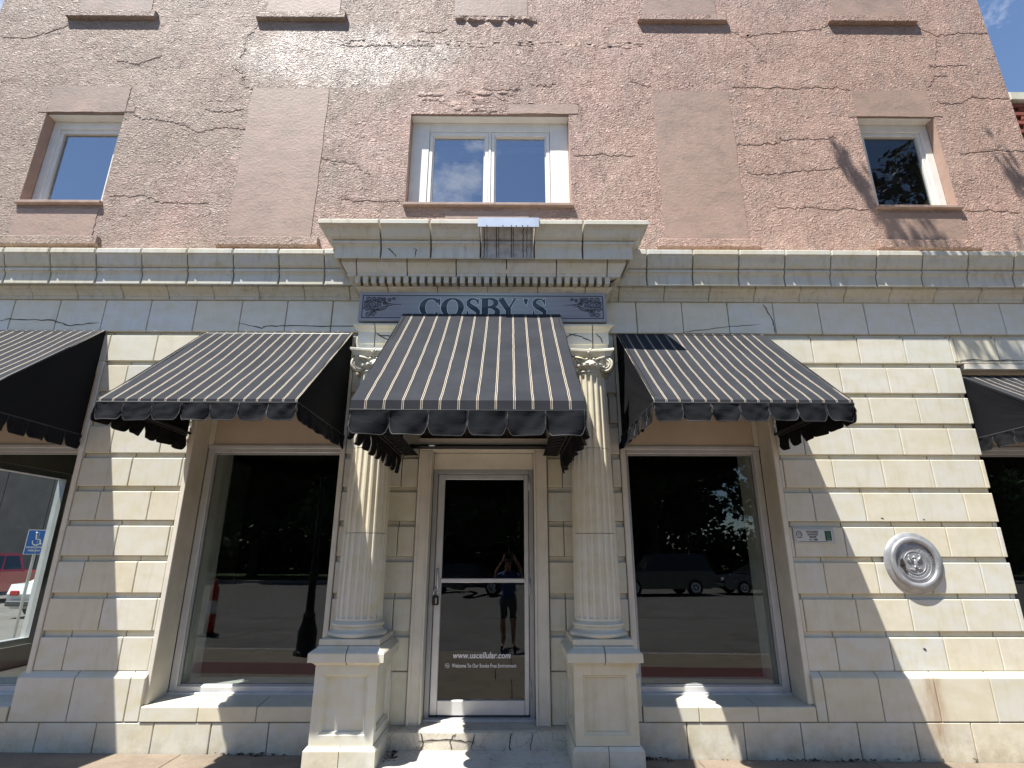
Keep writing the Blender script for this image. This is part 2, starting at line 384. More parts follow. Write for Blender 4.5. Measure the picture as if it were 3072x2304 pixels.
class MB:
    """collects pieces that belong to ONE part"""
    def __init__(s): s.v = []; s.f = []
    def add(s, v, f):
        b = len(s.v); s.v += list(v); s.f += [tuple(i+b for i in q) for q in f]; return s
    def box(s, *a, c=0.0): return s.add(*boxg(*a, c=c))
    def tube(s, pts, r, n=8, cap=True):
        pts = [Vector(p) for p in pts]; rings = []
        rr = r if isinstance(r, (list, tuple)) else [r]*len(pts)
        prev = None; v = []; f = []
        for i, p in enumerate(pts):
            d = (pts[min(i+1, len(pts)-1)] - pts[max(i-1, 0)])
            d = d.normalized() if d.length > 1e-9 else Vector((0, 0, 1))
            if prev is None:
                a = d.orthogonal().normalized()
            else:
                a = (prev - d*prev.dot(d)); a = a.normalized() if a.length > 1e-6 else d.orthogonal().normalized()
            prev = a; b = d.cross(a)
            for k in range(n):
                t = 2*math.pi*k/n
                q = p + (a*math.cos(t) + b*math.sin(t))*rr[i]; v.append(tuple(q))
        for i in range(len(pts)-1):
            for k in range(n):
                f.append((i*n+k, i*n+(k+1)%n, (i+1)*n+(k+1)%n, (i+1)*n+k))
        if cap:
            f.append(tuple(range(n))[::-1]); f.append(tuple((len(pts)-1)*n+k for k in range(n)))
        return s.add(v, f)
    def lathe(s, cx, cy, prof, n=32, cap=True):
        v = []; f = []
        for (r, z) in prof:
            for k in range(n):
                t = 2*math.pi*k/n; v.append((cx+r*math.cos(t), cy+r*math.sin(t), z))
        for i in range(len(prof)-1):
            for k in range(n):
                f.append((i*n+k, i*n+(k+1)%n, (i+1)*n+(k+1)%n, (i+1)*n+k))
        if cap:
            f.append(tuple(range(n))[::-1]); f.append(tuple((len(prof)-1)*n+k for k in range(n)))
        return s.add(v, f)
    def sphere(s, c, r, n=10, m=7):
        rx, ry, rz = r if isinstance(r, (tuple, list)) else (r, r, r)
        v = []; f = []
        for i in range(m+1):
            ph = math.pi*i/m
            for k in range(n):
                t = 2*math.pi*k/n
                v.append((c[0]+rx*math.sin(ph)*math.cos(t), c[1]+ry*math.sin(ph)*math.sin(t), c[2]-rz*math.cos(ph)))
        for i in range(m):
            for k in range(n):
                f.append((i*n+k, i*n+(k+1)%n, (i+1)*n+(k+1)%n, (i+1)*n+k))
        return s.add(v, f)
    def build(s, name, mat, parent=None, smooth=False, origin=None):
        return obj(name, s.v, s.f, mat, parent, origin, smooth)
def box(name, mat, parent, *a, c=0.004, origin=None):
    v, f = boxg(*a, c=c); return obj(name, v, f, mat, parent, origin)

# ------------------------------------------------------------------ ground
def gz(x): return -0.0115 - 0.0094*x
def slab(name, mat, parent, x0, x1, y0, y1, top=0.0, th=0.12, c=0.006):
    v, f = boxg(x0, x1, y0, y1, -th, 0.0, c=c)
    v = [(a, b, z+gz(a)+top) for a, b, z in v]
    return obj(name, v, f, mat, parent)
walk = empty('sidewalk', (0, -2, 0)); walk['kind'] = 'structure'
box('bedding', M_MORT, walk, -9.3, 14, -4.85, 0.1, -0.5, -0.20, c=0)
xs = [-9.3, -7.75, -6.2, -4.65, -2.95, -1.55, 0.05, 1.72, 3.3, 4.85, 6.4, 7.95, 9.5, 11.0, 12.5, 14.0]
for i in range(len(xs)-1):
    for (ya, yb) in ((-1.37, -0.055), (-2.72, -1.375), (-4.84, -3.58)):
        slab('sidewalk_slab', M_WALK, walk, xs[i]+0.003, xs[i+1]-0.003, ya, yb)
slab('paver_band', M_PAVE, walk, -9.3, -1.6, -3.575, -2.725); slab('paver_band', M_PAVE, walk, 1.3, 14, -3.575, -2.725)
slab('sidewalk_slab', M_WALK, walk, -1.594, -0.2, -3.575, -2.725); slab('sidewalk_slab', M_WALK, walk, -0.194, 1.294, -3.575, -2.725)
cv, cf = boxg(-9.3, 14, -5.02, -4.85, -0.5, 0.0, c=0.015)
obj('curb', [(a, b, z+gz(a) if z > -0.2 else z) for a, b, z in cv], cf, M_CURB)['kind'] = 'structure'
rv = [(-400, -33, -0.13), (400, -33, -0.13), (400, -5.02, -0.13), (-400, -5.02, -0.13)]
obj('road', rv, [(0, 1, 2, 3)], M_ROAD)['kind'] = 'structure'
obj('side_street', [(-26, -5.02, -0.126), (-9.3, -5.02, -0.126), (-9.3, 60, -0.126), (-26, 60, -0.126)], [(0, 1, 2, 3)], M_ROAD)['kind'] = 'structure'
box('lawn', M_LAWN, None, -400, 400, -400, -33.3, -1.0, 0.02, c=0)['kind'] = 'structure'
box('park_curb', M_CURB, None, -400, 400, -33.3, -33.0, -0.5, 0.03, c=0.01)['kind'] = 'structure'
obj('terrain', [(-900, -900, -0.6), (900, -900, -0.6), (900, 900, -0.6), (-900, 900, -0.6)], [(0, 1, 2, 3)], M_LAWN)['kind'] = 'structure'
for (x0, x1) in ((-9.3, -7.16),):
    slab('side_sidewalk', M_WALK, None, x0, x1, 0.1, 40)['kind'] = 'structure'

# ------------------------------------------------------------------ the storefront building
AX = -0.275
BLD = empty('storefront_building', (AX, 0.0, 0.0))
tag(BLD, 'cream terracotta storefront with pink stucco upper storeys and columned central doorway', 'building')
# structural core -------------------------------------------------------
OP = [(-6.24, -4.514), (-3.42, -1.742), (-0.95, 0.40), (1.187, 2.874), (5.075, 6.50)]   # ground-floor openings
def core(*a): return box('wall_core', M_MORT, BLD, *a, c=0)
edges = [-7.15] + [e for o in OP for e in o] + [6.70]
for i in range(0, len(edges), 2):
    core(edges[i], edges[i+1], 0.085, 0.34, -0.3, 3.80)
for k, o in enumerate(OP):
    if k == 2:
        core(o[0], o[1], 0.085, 0.34, 2.85, 3.80)
    else:
        core(o[0], o[1], 0.05, 0.34, -0.3, 0.40)
core(-7.15, 6.70, 0.085, 0.34, 3.80, 4.93)
# interior room
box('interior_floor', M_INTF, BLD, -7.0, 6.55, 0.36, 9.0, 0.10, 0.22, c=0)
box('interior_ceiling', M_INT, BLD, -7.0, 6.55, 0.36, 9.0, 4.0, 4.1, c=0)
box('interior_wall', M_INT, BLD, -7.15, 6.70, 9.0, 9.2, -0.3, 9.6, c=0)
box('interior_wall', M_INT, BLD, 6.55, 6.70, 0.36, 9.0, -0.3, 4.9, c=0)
# side wall on the corner street with its own display window
for a in ((0.35, 0.55, -0.3, 4.9), (3.05, 9.0, -0.3, 4.9)):
    box('side_wall', M_TC, BLD, -7.15, -6.95, *a, c=0)
box('side_wall', M_TC, BLD, -7.15, -6.95, 0.55, 3.05, -0.3, 0.50, c=0)
box('side_wall', M_TC, BLD, -7.15, -6.95, 0.55, 3.05, 2.95, 4.9, c=0)
sw = empty('side_window', (-7.05, 1.8, 0.5), BLD)
m = MB(); m.box(-7.12, -6.99, 0.55, 0.63, 0.50, 2.95); m.box(-7.12, -6.99, 2.97, 3.05, 0.50, 2.95)
m.box(-7.12, -6.99, 0.63, 2.97, 0.50, 0.58); m.box(-7.12, -6.99, 0.63, 2.97, 2.86, 2.95); m.build('frame', M_ALU, sw)
box('pane', M_GLASSK, sw, -7.055, -7.049, 0.63, 2.97, 0.58, 2.86, c=0)
# terracotta block courses ----------------------------------------------
_blk = {}
def block(x0, x1, z0, z1, lip, y=0.0, mat=M_TC, name='terracotta_block', dep=0.085, lipd=0.036, parent=None):
    w = round(x1-x0, 3); h = round(z1-z0, 3); key = (w, h, lip, dep, mat.name)
    if key not in _blk:
        c = 0.006
        pr = [(dep, 0), (c, 0), (0, c), (0, h-c), (c, h)]
        if lip > 0: pr += [(lipd, h), (lipd, h+lip), (dep, h+lip)]
        else: pr += [(dep, h)]
        n = len(pr); v = []; f = []
        for (xx, e) in ((-w/2, c*0.8), (-w/2+c, 0), (w/2-c, 0), (w/2, c*0.8)):
            for (yy, zz) in pr: v.append((xx, min(yy+e, dep), zz))
        for s in range(3):
            for k in range(n):
                k2 = (k+1) % n
                f.append((s*n+k, s*n+k2, (s+1)*n+k2, (s+1)*n+k))
        f.append(tuple(range(n))); f.append(tuple(3*n+k for k in range(n))[::-1])
        me = bpy.data.meshes.new(name); me.from_pydata(v, [], [q[::-1] for q in f]); me.update(); me.materials.append(mat)
        _blk[key] = me
    return place(name, _blk[key], ((x0+x1)/2, y+random.uniform(-0.0015, 0.0015), z0), parent or BLD)
def row(xa, xb, grid, z0, z1, lip, gap=0.008, pitch=0.5275, **kw):
    k = math.ceil((xa-grid)/pitch + 1e-6); js = [xa]
    while grid+k*pitch < xb-0.02:
        if grid+k*pitch > xa+0.02: js.append(grid+k*pitch)
        k += 1
    js.append(xb)
    for a, b in zip(js[:-1], js[1:]):
        block(round(a+gap/2, 3), round(b-gap/2, 3), z0, z1, lip, **kw)
TOPS = [4.111, 3.751, 3.402, 3.057, 2.715, 2.366, 2.018, 1.671, 1.325, 0.977]
BOTS = [3.806, 3.455, 3.113, 2.769, 2.420, 2.074, 1.726, 1.377, 1.033, 0.684]
PIERS = [(-7.15, -6.24, -3.98), (-4.514, -3.42, -3.98), (-1.742, -0.955, -1.13), (0.405, 1.187, 0.566), (2.874, 5.075, 3.44), (6.50, 6.70, 3.44)]
for ci, (zt, zb) in enumerate(zip(TOPS, BOTS)):
    lip = 0.052 if ci else 0.045
    par = ci % 2
    for (xa, xb, g) in PIERS:
        row(xa, xb, g + (0.264 if par else 0.0), zb, zt, round(lip, 3))
# the course above the windows runs through
for o, g in ((OP[0], -3.98), (OP[1], -3.98), (OP[3], 3.44), (OP[4], 3.44)):
    row(o[0], o[1], g, BOTS[0], TOPS[0], 0.045)
# base courses: tall blocks with chamfered top, then plinth
def base2(x0, x1):
    w = x1-x0; v = []; f = []
    pr = [(0.05, 0.270), (-0.05, 0.270), (-0.052, 0.276), (-0.052, 0.628), (-0.048, 0.636), (0.004, 0.681), (0.05, 0.681)]
    n = len(pr)
    for (xx, e) in ((x0, 0.004), (x0+0.005, 0), (x1-0.005, 0), (x1, 0.004)):
        for (yy, zz) in pr: v.append((xx, yy+e, zz))
    for s in range(3):
        for k in range(n):
            k2 = (k+1) % n; f.append((s*n+k, (s+1)*n+k, (s+1)*n+k2, s*n+k2))
    f.append(tuple(range(n))[::-1]); f.append(tuple(3*n+k for k in range(n)))
    return obj('base_block', v, f, M_TCB, BLD)
def joints(xa, xb, grid, pitch=0.5275):
    js = [xa]; k = math.ceil((xa-grid)/pitch)
    while grid+k*pitch < xb-0.03:
        if grid+k*pitch > xa+0.03: js.append(grid+k*pitch)
        k += 1
    return js+[xb]
for (xa, xb, g) in ((-7.15, -6.24, -4.063), (-4.60, -3.398, -4.063), (2.867, 5.16, 2.967), (6.45, 6.70, 2.967)):
    js = joints(xa, xb, g)
    for a, b in zip(js[:-1], js[1:]): base2(a+0.004, b-0.004)
for (xa, xb) in ((-1.80, -1.10), (0.55, 1.245)):
    base2(xa, xb)
for (xa, xb) in ((-1.105, -0.957), (0.407, 0.555)):
    block(xa, xb, 0.225, 0.676, 0.0)
for (xa, xb, g) in ((-7.15, -1.10, -4.302), (0.545, 6.70, 1.649)):
    js = joints(xa, xb, g, 0.5265)
    for a, b in zip(js[:-1], js[1:]):
        block(round(a+0.004, 3), round(b-0.004, 3), -0.10, 0.262, 0.0, y=-0.05, mat=M_TCB, name='plinth_block', dep=0.10)
# window sill blocks
def sill_block(x0, x1):
    pr = [(0.33, 0.27), (-0.055, 0.27), (-0.06, 0.276), (-0.06, 0.388), (-0.054, 0.395), (0.33, 0.425)]
    n = len(pr); v = []; f = []
    for (xx, e) in ((x0, 0.004), (x0+0.006, 0), (x1-0.006, 0), (x1, 0.004)):
        for (yy, zz) in pr: v.append((xx, yy+e, zz-e*0.6))
    for s in range(3):
        for k in range(n):
            k2 = (k+1) % n; f.append((s*n+k, (s+1)*n+k, (s+1)*n+k2, s*n+k2))
    f.append(tuple(range(n))[::-1]); f.append(tuple(3*n+k for k in range(n)))
    return obj('sill_block', v, f, M_TCB, BLD)
for js in ((-6.20, -5.66, -5.12, -4.605), (-3.393, -2.859, -2.319, -1.80), (1.25, 1.772, 2.321, 2.862), (5.165, 5.70, 6.24, 6.445)):
    for a, b in zip(js[:-1], js[1:]): sill_block(a+0.003, b-0.003)
# display windows ---------------------------------------------------------
def display_window(o, yc=-0.012):
    x0, x1 = o
    w = empty('display_window', ((x0+x1)/2, 0.3, 0.4), BLD)
    for a, b in ((x0, x0+0.054), (x1-0.054, x1)):
        box('casing', M_CASE, w, a+0.001, b-0.001, yc, 0.302, 0.40, 3.80, c=0.006)
    box('casing', M_CASE, w, x0+0.056, x1-0.056, 0.0, 0.302, 3.74, 3.80, c=0.004)
    a, b = x0+0.054, x1-0.054
    fw = 0.075
    m = MB()
    m.box(a, a+fw, 0.304, 0.37, 0.405, 2.905, c=0.006); m.box(b-fw, b, 0.304, 0.37, 0.405, 2.905, c=0.006)
    m.box(a+fw, b-fw, 0.304, 0.37, 0.428, 0.492, c=0.006); m.box(a+fw, b-fw, 0.304, 0.37, 2.825, 2.905, c=0.006)
    m.box(a+0.004, b-0.004, 0.285, 0.3035, 2.875, 2.912, c=0.004)
    m.box(a+0.004, b-0.004, 0.270, 0.3035, 0.415, 0.440, c=0.004)
    m.build('frame', M_ALU, w)
    m = MB(); g = fw
    m.box(a+g, a+g+0.022, 0.316, 0.36, 0.492, 2.825, c=0.004); m.box(b-g-0.022, b-g, 0.316, 0.36, 0.492, 2.825, c=0.004)
    m.box(a+g+0.022, b-g-0.022, 0.316, 0.36, 0.492, 0.506, c=0.003); m.box(a+g+0.022, b-g-0.022, 0.316, 0.36, 2.808, 2.825, c=0.003)
    m.build('glazing_bead', M_ALUD, w)
    box('pane', M_GLASSK if x0 < -5 else M_GLASS, w, a+g+0.01, b-g-0.01, 0.336, 0.342, 0.495, 2.82, c=0)
    box('header_panel', M_TAN, w, a, b, 0.306, 0.33, 2.915, 3.74, c=0)
    for s in ((a, a+0.055), (b-0.055, b)):
        box('header_stile', M_CASE, w, s[0], s[1], 0.285, 0.3055, 2.915, 3.74, c=0.003)
    box('inner_jamb', M_INTJ, w, a+g-0.05, a+g+0.02, 0.375, 0.70, 0.45, 2.9, c=0)
    box('inner_jamb', M_INTJ, w, b-g-0.02, b-g+0.05, 0.375, 0.70, 0.45, 2.9, c=0)
    box('inner_sill', M_INTJ, w, a+g+0.022, b-g-0.022, 0.375, 0.70, 0.42, 0.50, c=0)
    return w
for k in (0, 1, 3): display_window(OP[k])
display_window(OP[4], 0.22)
# doorway -----------------------------------------------------------------
dw = empty('door_surround', (AX, 0.1, 0.22), BLD)
def casing_piece(x0, x1, sgn):
    m = MB()
    m.box(x0, x1, -0.012, 0.16, 0.222, 2.80, c=0.006)
    xo = x0 if sgn < 0 else x1
    m.box(min(xo, xo+0.03*-sgn), max(xo, xo+0.03*-sgn), -0.028, -0.013, 0.222, 2.83, c=0.005)
    xi = x1 if sgn < 0 else x0
    m.box(min(xi, xi+0.02*sgn), max(xi, xi+0.02*sgn), -0.022, -0.013, 0.222, 2.80, c=0.004)
    return m.build('casing', M_CASE, dw)
casing_piece(-0.95, -0.815, -1); casing_piece(0.265, 0.40, 1)
m = MB(); m.box(-0.95, 0.40, -0.016, 0.16, 2.802, 2.93, c=0.006); m.box(-0.97, 0.42, -0.035, -0.017, 2.86, 2.93, c=0.006); m.build('head_casing', M_CASE, dw)
box('transom_panel', M_CASE, dw, -0.814, 0.264, 0.165, 0.20, 2.625, 2.801, c=0.003)
m = MB()
m.box(-0.813, -0.765, 0.165, 0.26, 0.236, 2.622, c=0.004); m.box(0.215, 0.263, 0.165, 0.26, 0.236, 2.622, c=0.004)
m.box(-0.764, 0.214, 0.165, 0.26, 2.575, 2.622, c=0.004); m.build('door_frame', M_ALUD, dw)
box('threshold', M_ALU, dw, -0.813, 0.263, 0.10, 0.28, 0.222, 0.245, c=0.006)
door = empty('door', (AX, 0.215, 0.25), BLD)
m = MB()
m.box(-0.761, -0.689, 0.19, 0.235, 0.262, 2.572, c=0.006); m.box(0.164, 0.211, 0.19, 0.235, 0.262, 2.572, c=0.006)
m.box(-0.689, 0.164, 0.19, 0.235, 2.520, 2.572, c=0.006); m.box(-0.689, 0.164, 0.19, 0.235, 0.262, 0.392, c=0.006)
m.build('stile_and_rail', M_ALU, door)
box('glass', M_GLASSD, door, -0.695, 0.170, 0.210, 0.216, 0.385, 2.525, c=0)
box('push_bar', M_ALU, door, -0.700, 0.175, 0.178, 0.198, 1.466, 1.508, c=0.006)
m = MB(); m.tube([(-0.728, 0.186, 1.60), (-0.728, 0.150, 1.585), (-0.724, 0.148, 1.50), (-0.720, 0.150, 1.41), (-0.720, 0.186, 1.395)], 0.011, 8)
m.box(-0.745, -0.70, 0.176, 0.190, 1.38, 1.43, c=0.004); m.build('handle', M_ALU, door, True)
for z in (0.42, 1.35, 2.40):
    MB().tube([(0.222, 0.172, z), (0.222, 0.172, z+0.16)], 0.013, 8).build('hinge', M_ALUD, door, True)
MB().tube([(-0.735, 0.186, 1.34), (-0.735, 0.178, 1.34)], 0.02, 12).build('lock_cylinder', M_STEEL, door, True)
def text_mesh(name, body, size, loc, mat, parent=None, shear=0.0, bold=0.0, ext=0.001, align='LEFT', width=None, rot=None):
    cu = bpy.data.curves.new(name, 'FONT'); cu.body = body; cu.size = size; cu.shear = shear; cu.offset = bold
    cu.extrude = ext; cu.align_x = align; cu.resolution_u = 3
    o = bpy.data.objects.new(name, cu); COL.objects.link(o)
    bpy.context.view_layer.update()
    dg = bpy.context.evaluated_depsgraph_get()
    me = bpy.data.meshes.new_from_object(o.evaluated_get(dg))
    bpy.data.objects.remove(o); bpy.data.curves.remove(cu)
    xs = [v.co.x for v in me.vertices]
    k = 1.0
    if width: k = width/(max(xs)-min(xs))
    # text plane XY -> world XZ, facing -Y
    mt = Matrix(((k, 0, 0, 0), (0, 0, -1, 0), (0, 1, 0, 0), (0, 0, 0, 1)))
    if rot is not None: mt = Matrix.Rotation(rot, 4, 'Y') @ mt
    if width: mt = mt @ Matrix.Translation((-min(xs), 0, 0))
    me.transform(mt); me.materials.clear(); me.materials.append(mat)
    return place(name, me, loc, parent)
M_VINYL = plain('white_vinyl', (0.80, 0.80, 0.80), 0.5, var=0.03)
text_mesh('lettering', 'www.uscellular.com', 0.078, (-0.549, 0.2075, 0.760), M_VINYL, door, shear=0.22, bold=0.0016, width=0.573)
text_mesh('lettering', 'Welcome To Our Smoke Free Environment', 0.05, (-0.557, 0.2075, 0.676), M_VINYL, door, bold=0.0006, width=0.639)
m = MB()
ring = [(-0.603+0.0205*math.cos(t*math.pi/10), 0.2075, 0.693+0.0205*math.sin(t*math.pi/10)) for t in range(21)]
m.tube(ring, 0.0022, 5); m.tube([(-0.617, 0.2075, 0.707), (-0.589, 0.2075, 0.679)], 0.0022, 5); m.box(-0.614, -0.592, 0.2065, 0.2085, 0.690, 0.696)
m.build('no_smoking_symbol', M_VINYL, door)
# step and landing
st = empty('entrance_step', (AX, -0.1, 0.0), BLD)
def rough_slab(name, mat, x0, x1, y0, y1, z0, z1, parent, n=14, amp=0.006):
    v = []; f = []
    prof = [(y1, z1+0.012), ((y0+y1)/2, z1+0.004), (y0+0.02, z1), (y0, z1-0.014), (y0, (z0+z1)/2), (y0, z0)]
    for i in range(n+1):
        x = x0+(x1-x0)*i/n
        for (yy, zz) in prof:
            q = noise.noise(Vector((x*5, yy*5, zz*5)))*amp
            v.append((x, yy+q, zz+q*0.6))
    k = len(prof)
    for i in range(n):
        for j in range(k-1): f.append((i*k+j, i*k+j+1, (i+1)*k+j+1, (i+1)*k+j))
    return obj(name, v, f, mat, parent)
rough_slab('step', M_STEP, -1.085, 0.545, -0.15, 0.20, 0.0, 0.222, st)
rough_slab('landing', M_LAND, -1.085, 0.545, -1.30, -0.14, -0.1, 0.060, st, amp=0.004)
# stair cracks
def ribbon(pts, w, y, thick=0.002, jit=0.0, sub=6, wj=0.4, seed=0):
    """irregular flat crack on the wall plane, from (x,z) points"""
    rnd = random.Random(seed); P = []
    for (a, b) in zip(pts[:-1], pts[1:]):
        for k in range(sub):
            t = k/sub; P.append((a[0]+(b[0]-a[0])*t + rnd.uniform(-jit, jit), a[1]+(b[1]-a[1])*t + rnd.uniform(-jit, jit)))
    P.append(pts[-1]); v = []; f = []
    n = len(P)
    for i, p in enumerate(P):
        q0 = P[max(i-1, 0)]; q1 = P[min(i+1, n-1)]
        dx, dz = q1[0]-q0[0], q1[1]-q0[1]; L = math.hypot(dx, dz) or 1
        e = min(1.0, 0.25+min(i, n-1-i)*0.4)
        ww = w*0.5*e*(1+rnd.uniform(-wj, wj))
        nx, nz = -dz/L*ww, dx/L*ww
        v += [(p[0]+nx, y, p[1]+nz), (p[0]-nx, y, p[1]-nz), (p[0]-nx, y-thick, p[1]-nz), (p[0]+nx, y-thick, p[1]+nz)]
    for i in range(n-1):
        a = i*4; b = a+4
        f += [(a+3, a+2, b+2, b+3), (a+2, a+1, b+1, b+2), (a, a+3, b+3, b)]
    return v, f
for k, pl in enumerate([[(-0.78, 0.07), (-0.76, 0.13), (-0.79, 0.21)], [(-0.50, 0.07), (-0.52, 0.15), (-0.47, 0.205)], [(-0.33, 0.08), (-0.30, 0.205)],
                        [(0.03, 0.06), (0.01, 0.12), (0.03, 0.21)], [(0.20, 0.06), (0.22, 0.21)], [(-0.80, 0.14), (-0.5, 0.16), (-0.3, 0.13)]]):
    v, f = ribbon(pl, 0.008, -0.151, 0.005, 0.006, 5, seed=k); obj('crack', v, f, M_CRACK, st)

# frieze, bed moulding, side cornices --------------------------------------
def frieze_row(xa, xb, g, pitch):
    js = joints(xa, xb, g, pitch)
    for a, b in zip(js[:-1], js[1:]):
        block(round(a+0.0045, 3), round(b-0.0045, 3), 4.160, 4.548, 0.0, y=-0.004, mat=M_TCF, name='frieze_tile', dep=0.08)
frieze_row(-7.15, -1.585, -2.04, 0.5235); frieze_row(1.035, 6.70, 1.998, 0.5305)
PROF_BED = [(-0.08, 4.550), (0.022, 4.550), (0.028, 4.556), (0.028, 4.582), (0.040, 4.590), (0.048, 4.610), (0.070, 4.635), (0.100, 4.652), (0.112, 4.668), (0.112, 4.71), (-0.08, 4.71)]
PROF_SIDE = [(-0.08, 4.715), (0.10, 4.715), (0.145, 4.712), (0.158, 4.674), (0.176, 4.668), (0.179, 4.678), (0.178, 4.780), (0.184, 4.803), (0.198, 4.820),
             (0.208, 4.824), (0.208, 4.852), (0.202, 4.858), (0.186, 4.860), (0.186, 4.868), (0.208, 4.875), (0.226, 4.894), (0.241, 4.932), (0.254, 4.978), (0.266, 5.002), (0.275, 5.010), (0.280, 5.016), (0.280, 5.064), (0.274, 5.072), (0.06, 5.09), (-0.08, 5.10)]
PROF_COR = [(-0.08, 4.81), (0.19, 4.81), (0.230, 4.805), (0.242, 4.757), (0.266, 4.750), (0.270, 4.760), (0.268, 4.862), (0.274, 4.888), (0.290, 4.906),
            (0.304, 4.912), (0.304, 4.938), (0.298, 4.944), (0.282, 4.946), (0.282, 4.954), (0.306, 4.960), (0.330, 4.978), (0.352, 5.014), (0.370, 5.048), (0.396, 5.066), (0.412, 5.072), (0.425, 5.078), (0.425, 5.120), (0.419, 5.128), (0.10, 5.15), (-0.08, 5.16)]
def loft(name, prof, stations, mat, parent=BLD):
    """stations: functions o -> (x, y); profile of (o, z)"""
    v = []; f = []; n = len(prof)
    for st_ in stations:
        for (o, z) in prof:
            x, y, dz = st_(o); v.append((x, y, z+dz))
    for s in range(len(stations)-1):
        for k in range(n):
            k2 = (k+1) % n; f.append((s*n+k, s*n+k2, (s+1)*n+k2, (s+1)*n+k))
    f.append(tuple(range(n))[::-1]); f.append(tuple((len(stations)-1)*n+k for k in range(n)))
    return obj(name, v, [q[::-1] for q in f], mat, parent)
def straight(x, y0, e=0.0, k=1.0): return lambda o: (x, y0-(o*k-e if o > 0 else o), -e*0.3)
def run(name, prof, xa, xb, g, pitch, y0, mat, gap=0.006, ks=1.0):
    js = joints(xa, xb, g, pitch)
    for a, b in zip(js[:-1], js[1:]):
        dy = y0+random.uniform(-0.003, 0.003)
        loft(name, prof, [straight(a+gap/2, dy, 0.008, ks), straight(a+gap/2+0.009, dy, 0, ks), straight(b-gap/2-0.009, dy, 0, ks), straight(b-gap/2, dy, 0.008, ks)], mat)
run('bed_moulding_block', PROF_BED, -7.2, -1.585, -5.498, 0.5225, 0.0, M_TCC)
run('bed_moulding_block', PROF_BED, 1.035, 6.74, 2.314, 0.5245, 0.0, M_TCC)
run('cornice_block', PROF_SIDE, -7.5, -1.50, -5.75, 0.5197, 0.0, M_TCC, 0.013, 0.96)
run('cornice_block', PROF_SIDE, 0.98, 7.05, 2.096, 0.5269, 0.0, M_TCC, 0.013, 1.04)
# central entablature breaking forward over the columns
HW = 1.32; YF = -0.355
def cstation(kind, x=0.0, e=0.0):
    if kind == 'L0': return lambda o: (AX-HW-o, 0.02, 0)
    if kind == 'LC': return lambda o: (AX-HW-o, YF-o, 0)
    if kind == 'RC': return lambda o: (AX+HW+o, YF-o, 0)
    if kind == 'R0': return lambda o: (AX+HW+o, 0.02, 0)
    return straight(x, YF, e)
def centre_run(name, prof, js, mat, gap=0.008, patch=None):
    for i in range(len(js)+1):
        s = []
        dy = random.uniform(-0.002, 0.002)
        if i == 0: s += [cstation('L0'), cstation('LC')]
        else: s += [cstation('f', js[i-1]+gap/2, 0.006), cstation('f', js[i-1]+gap/2+0.008)]
        if i == len(js): s += [cstation('RC'), cstation('R0')]
        else: s += [cstation('f', js[i]-gap/2-0.008), cstation('f', js[i]-gap/2, 0.006)]
        loft(name, prof, s, M_PATCH if patch == i else mat)
centre_run('cornice_block', PROF_COR, [-1.374, -0.840, -0.309, 0.263, 0.782], M_TCC, 0.017, patch=3)
PROF_OVO = [(-0.08, 4.603), (0.144, 4.603), (0.150, 4.607), (0.150, 4.634), (0.158, 4.640), (0.168, 4.660), (0.194, 4.705), (0.210, 4.735), (0.210, 4.80), (-0.08, 4.80)]
centre_run('ovolo_block', PROF_OVO, [-1.644, -1.10, -0.573, -0.031, 0.506, 1.054], M_TCC, 0.010)
PROF_DB = [(-0.08, 4.464), (0.030, 4.464), (0.036, 4.478), (0.048, 4.492), (0.068, 4.508), (0.076, 4.512), (0.076, 4.519), (0.015, 4.5205), (0.015, 4.601), (-0.08, 4.601)]
centre_run('bed_moulding_block', PROF_DB, [-1.322, -0.78, -0.238, 0.305, 0.826], M_TCD, 0.008)
nd = 32; dx0 = -1.662; pit = (1.112+1.662)/nd
v, f = boxg(-0.027, 0.027, -0.045, 0.032, 0, 0.080, c=0.004)
dme = bpy.data.meshes.new('dentil'); dme.from_pydata(v, [], f); dme.update(); dme.materials.append(M_TCD)
for k in range(nd):
    place('dentil', dme, (dx0+0.03+pit*k, YF-0.074-0.033, 4.521), BLD)
for s in (-1, 1):
    for k in range(4):
        place('dentil', dme, (AX+s*(HW+0.074+0.020), YF+0.03+0.09*k, 4.521), BLD)
box('frieze_panel', M_TCF, BLD, AX-HW, AX+HW, YF, 0.0, 4.092, 4.462, c=0.004)
PROF_ARC = [(-0.30, 3.762), (0.0, 3.762), (0.004, 3.767), (0.004, 3.872), (0.014, 3.880), (0.014, 4.010), (0.024, 4.022), (0.038, 4.044), (0.060, 4.064), (0.064, 4.069), (0.064, 4.086), (-0.30, 4.090)]
def arch_run():
    js = [-1.430, -0.82, -0.275, 0.27, 0.890]
    for i in range(len(js)+1):
        s = []
        if i == 0:
            s += [lambda o: ((AX-HW-o) if o > -0.2 else AX-HW+0.3, 0.02, 0), lambda o: ((AX-HW-o) if o > -0.2 else AX-HW+0.3, (YF-o) if o > -0.2 else YF+0.25, 0)]
        else: s += [cstation('f', js[i-1]+0.005, 0.005), cstation('f', js[i-1]+0.013)]
        if i == len(js):
            s += [lambda o: ((AX+HW+o) if o > -0.2 else AX+HW-0.3, (YF-o) if o > -0.2 else YF+0.25, 0), lambda o: ((AX+HW+o) if o > -0.2 else AX+HW-0.3, 0.02, 0)]
        else: s += [cstation('f', js[i]-0.013), cstation('f', js[i]-0.005, 0.005)]
        loft('architrave_block', PROF_ARC, s, M_TCF)
arch_run()
